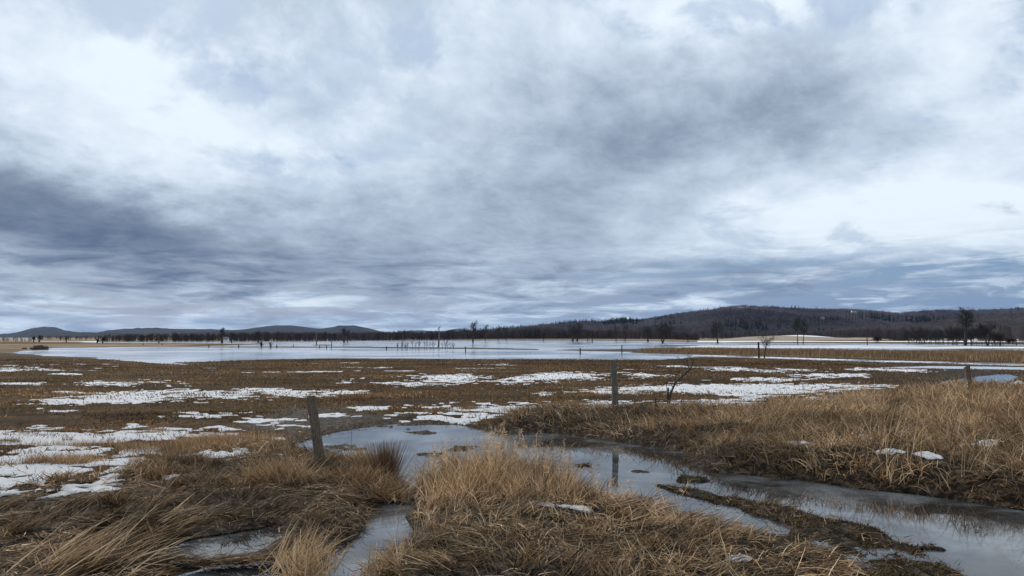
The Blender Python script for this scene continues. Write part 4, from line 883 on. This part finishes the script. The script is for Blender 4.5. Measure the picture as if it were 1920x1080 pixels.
# ------------------------------------------------------------ houses far off
def house(px, py, wpx, D0, z, label, hw=1.0, wall='white'):
    x = (px-960)/FPX*D0; w_ = wpx/FPX*D0; d_ = w_*.7; hh = w_*.5*hw; rf = w_*.32
    e = bpy.data.objects.new('house', None); COL.objects.link(e); e.location = (x, D0, z); e['label'] = label; e['category'] = 'house'
    a, b_ = w_/2, d_/2
    v = [(-a,-b_,-1),(a,-b_,-1),(a,b_,-1),(-a,b_,-1),(-a,-b_,hh),(a,-b_,hh),(a,b_,hh),(-a,b_,hh)]
    obj('wall', quadmesh('wall', v, [[0,1,5,4],[1,2,6,5],[2,3,7,6],[3,0,4,7]], M[wall]), e)
    o_ = .4; v = [(-a-o_,-b_-o_,hh-.1),(a+o_,-b_-o_,hh-.1),(a+o_,0,hh+rf),(-a-o_,0,hh+rf),(a+o_,b_+o_,hh-.1),(-a-o_,b_+o_,hh-.1)]
    v2 = [(p[0],p[1],p[2]-.25) for p in v]; v = v+v2
    obj('roof', quadmesh('roof', v, [[0,1,2,3],[3,2,4,5],[6,7,8,9],[9,8,10,11],[0,1,7,6],[4,5,11,10]], M['roof']), e)
    tri = [(-a,-b_,hh),(-a,b_,hh),(-a,0,hh+rf-.2),(-a,0,hh+rf-.2),(a,-b_,hh),(a,b_,hh),(a,0,hh+rf-.2),(a,0,hh+rf-.2)]
    obj('gable', quadmesh('gable', tri[:4], [[0,1,2,3]], M[wall]), e); obj('gable', quadmesh('gable', tri[4:], [[0,1,2,3]], M[wall]), e)
    for k in (-1, 0, 1):
        c = k*a*.6; v = [(c-w_*.05,-b_-.03,hh*.35),(c+w_*.05,-b_-.03,hh*.35),(c+w_*.05,-b_-.03,hh*.75),(c-w_*.05,-b_-.03,hh*.75)]
        v = v+[(p[0],p[1]+.06,p[2]) for p in v]
        obj('window', quadmesh('window', v, [[0,1,2,3],[0,4,5,1],[1,5,6,2],[2,6,7,3],[3,7,4,0]], M['pane']), e)
def hz(px, D0): # height of the wooded hill surface
    xx = (px-960)/FPX*D0; d2 = (AR[...,0]-xx)**2+(AR[...,1]-D0)**2; return float(AR[...,2].ravel()[np.argmin(d2)])
house(1543, 606, 6, 1500, hz(1543,1500)+6, 'left of the two small pale houses among the woods on the hillside')
house(1601, 597, 8, 1750, hz(1601,1750)+6, 'right and higher of the two small pale houses on the wooded hillside')
house(425, 636, 9, 392, 0.6, 'low pale house in front of the dark woods behind the left lake tree')

# ------------------------------------------------------------ haze
HZ = True
if HZ:
    v = [(sx*9800, sy, sz) for sx, sy, sz in [(-1,-60,-4),(1,-60,-4),(1,15800,-4),(-1,15800,-4),(-1,-60,420),(1,-60,420),(1,15800,420),(-1,15800,420)]]
    m = bpy.data.materials.new('haze'); m.use_nodes = True; t = NT(m.node_tree); t.n.clear()
    pv = t.node('ShaderNodeVolumePrincipled'); pv.inputs['Color'].default_value = (.32,.60,1,1); pv.inputs['Density'].default_value = 2.8e-5; pv.inputs['Anisotropy'].default_value = 0.0
    o_ = t.node('ShaderNodeOutputMaterial'); t.l.new(pv.outputs[0], o_.inputs['Volume'])
    obj('haze', quadmesh('haze', v, [[0,3,2,1],[4,5,6,7],[0,1,5,4],[1,2,6,5],[2,3,7,6],[3,0,4,7]], m), label='thin blue haze in the air over the lake and hills', cat='haze', kind='stuff')
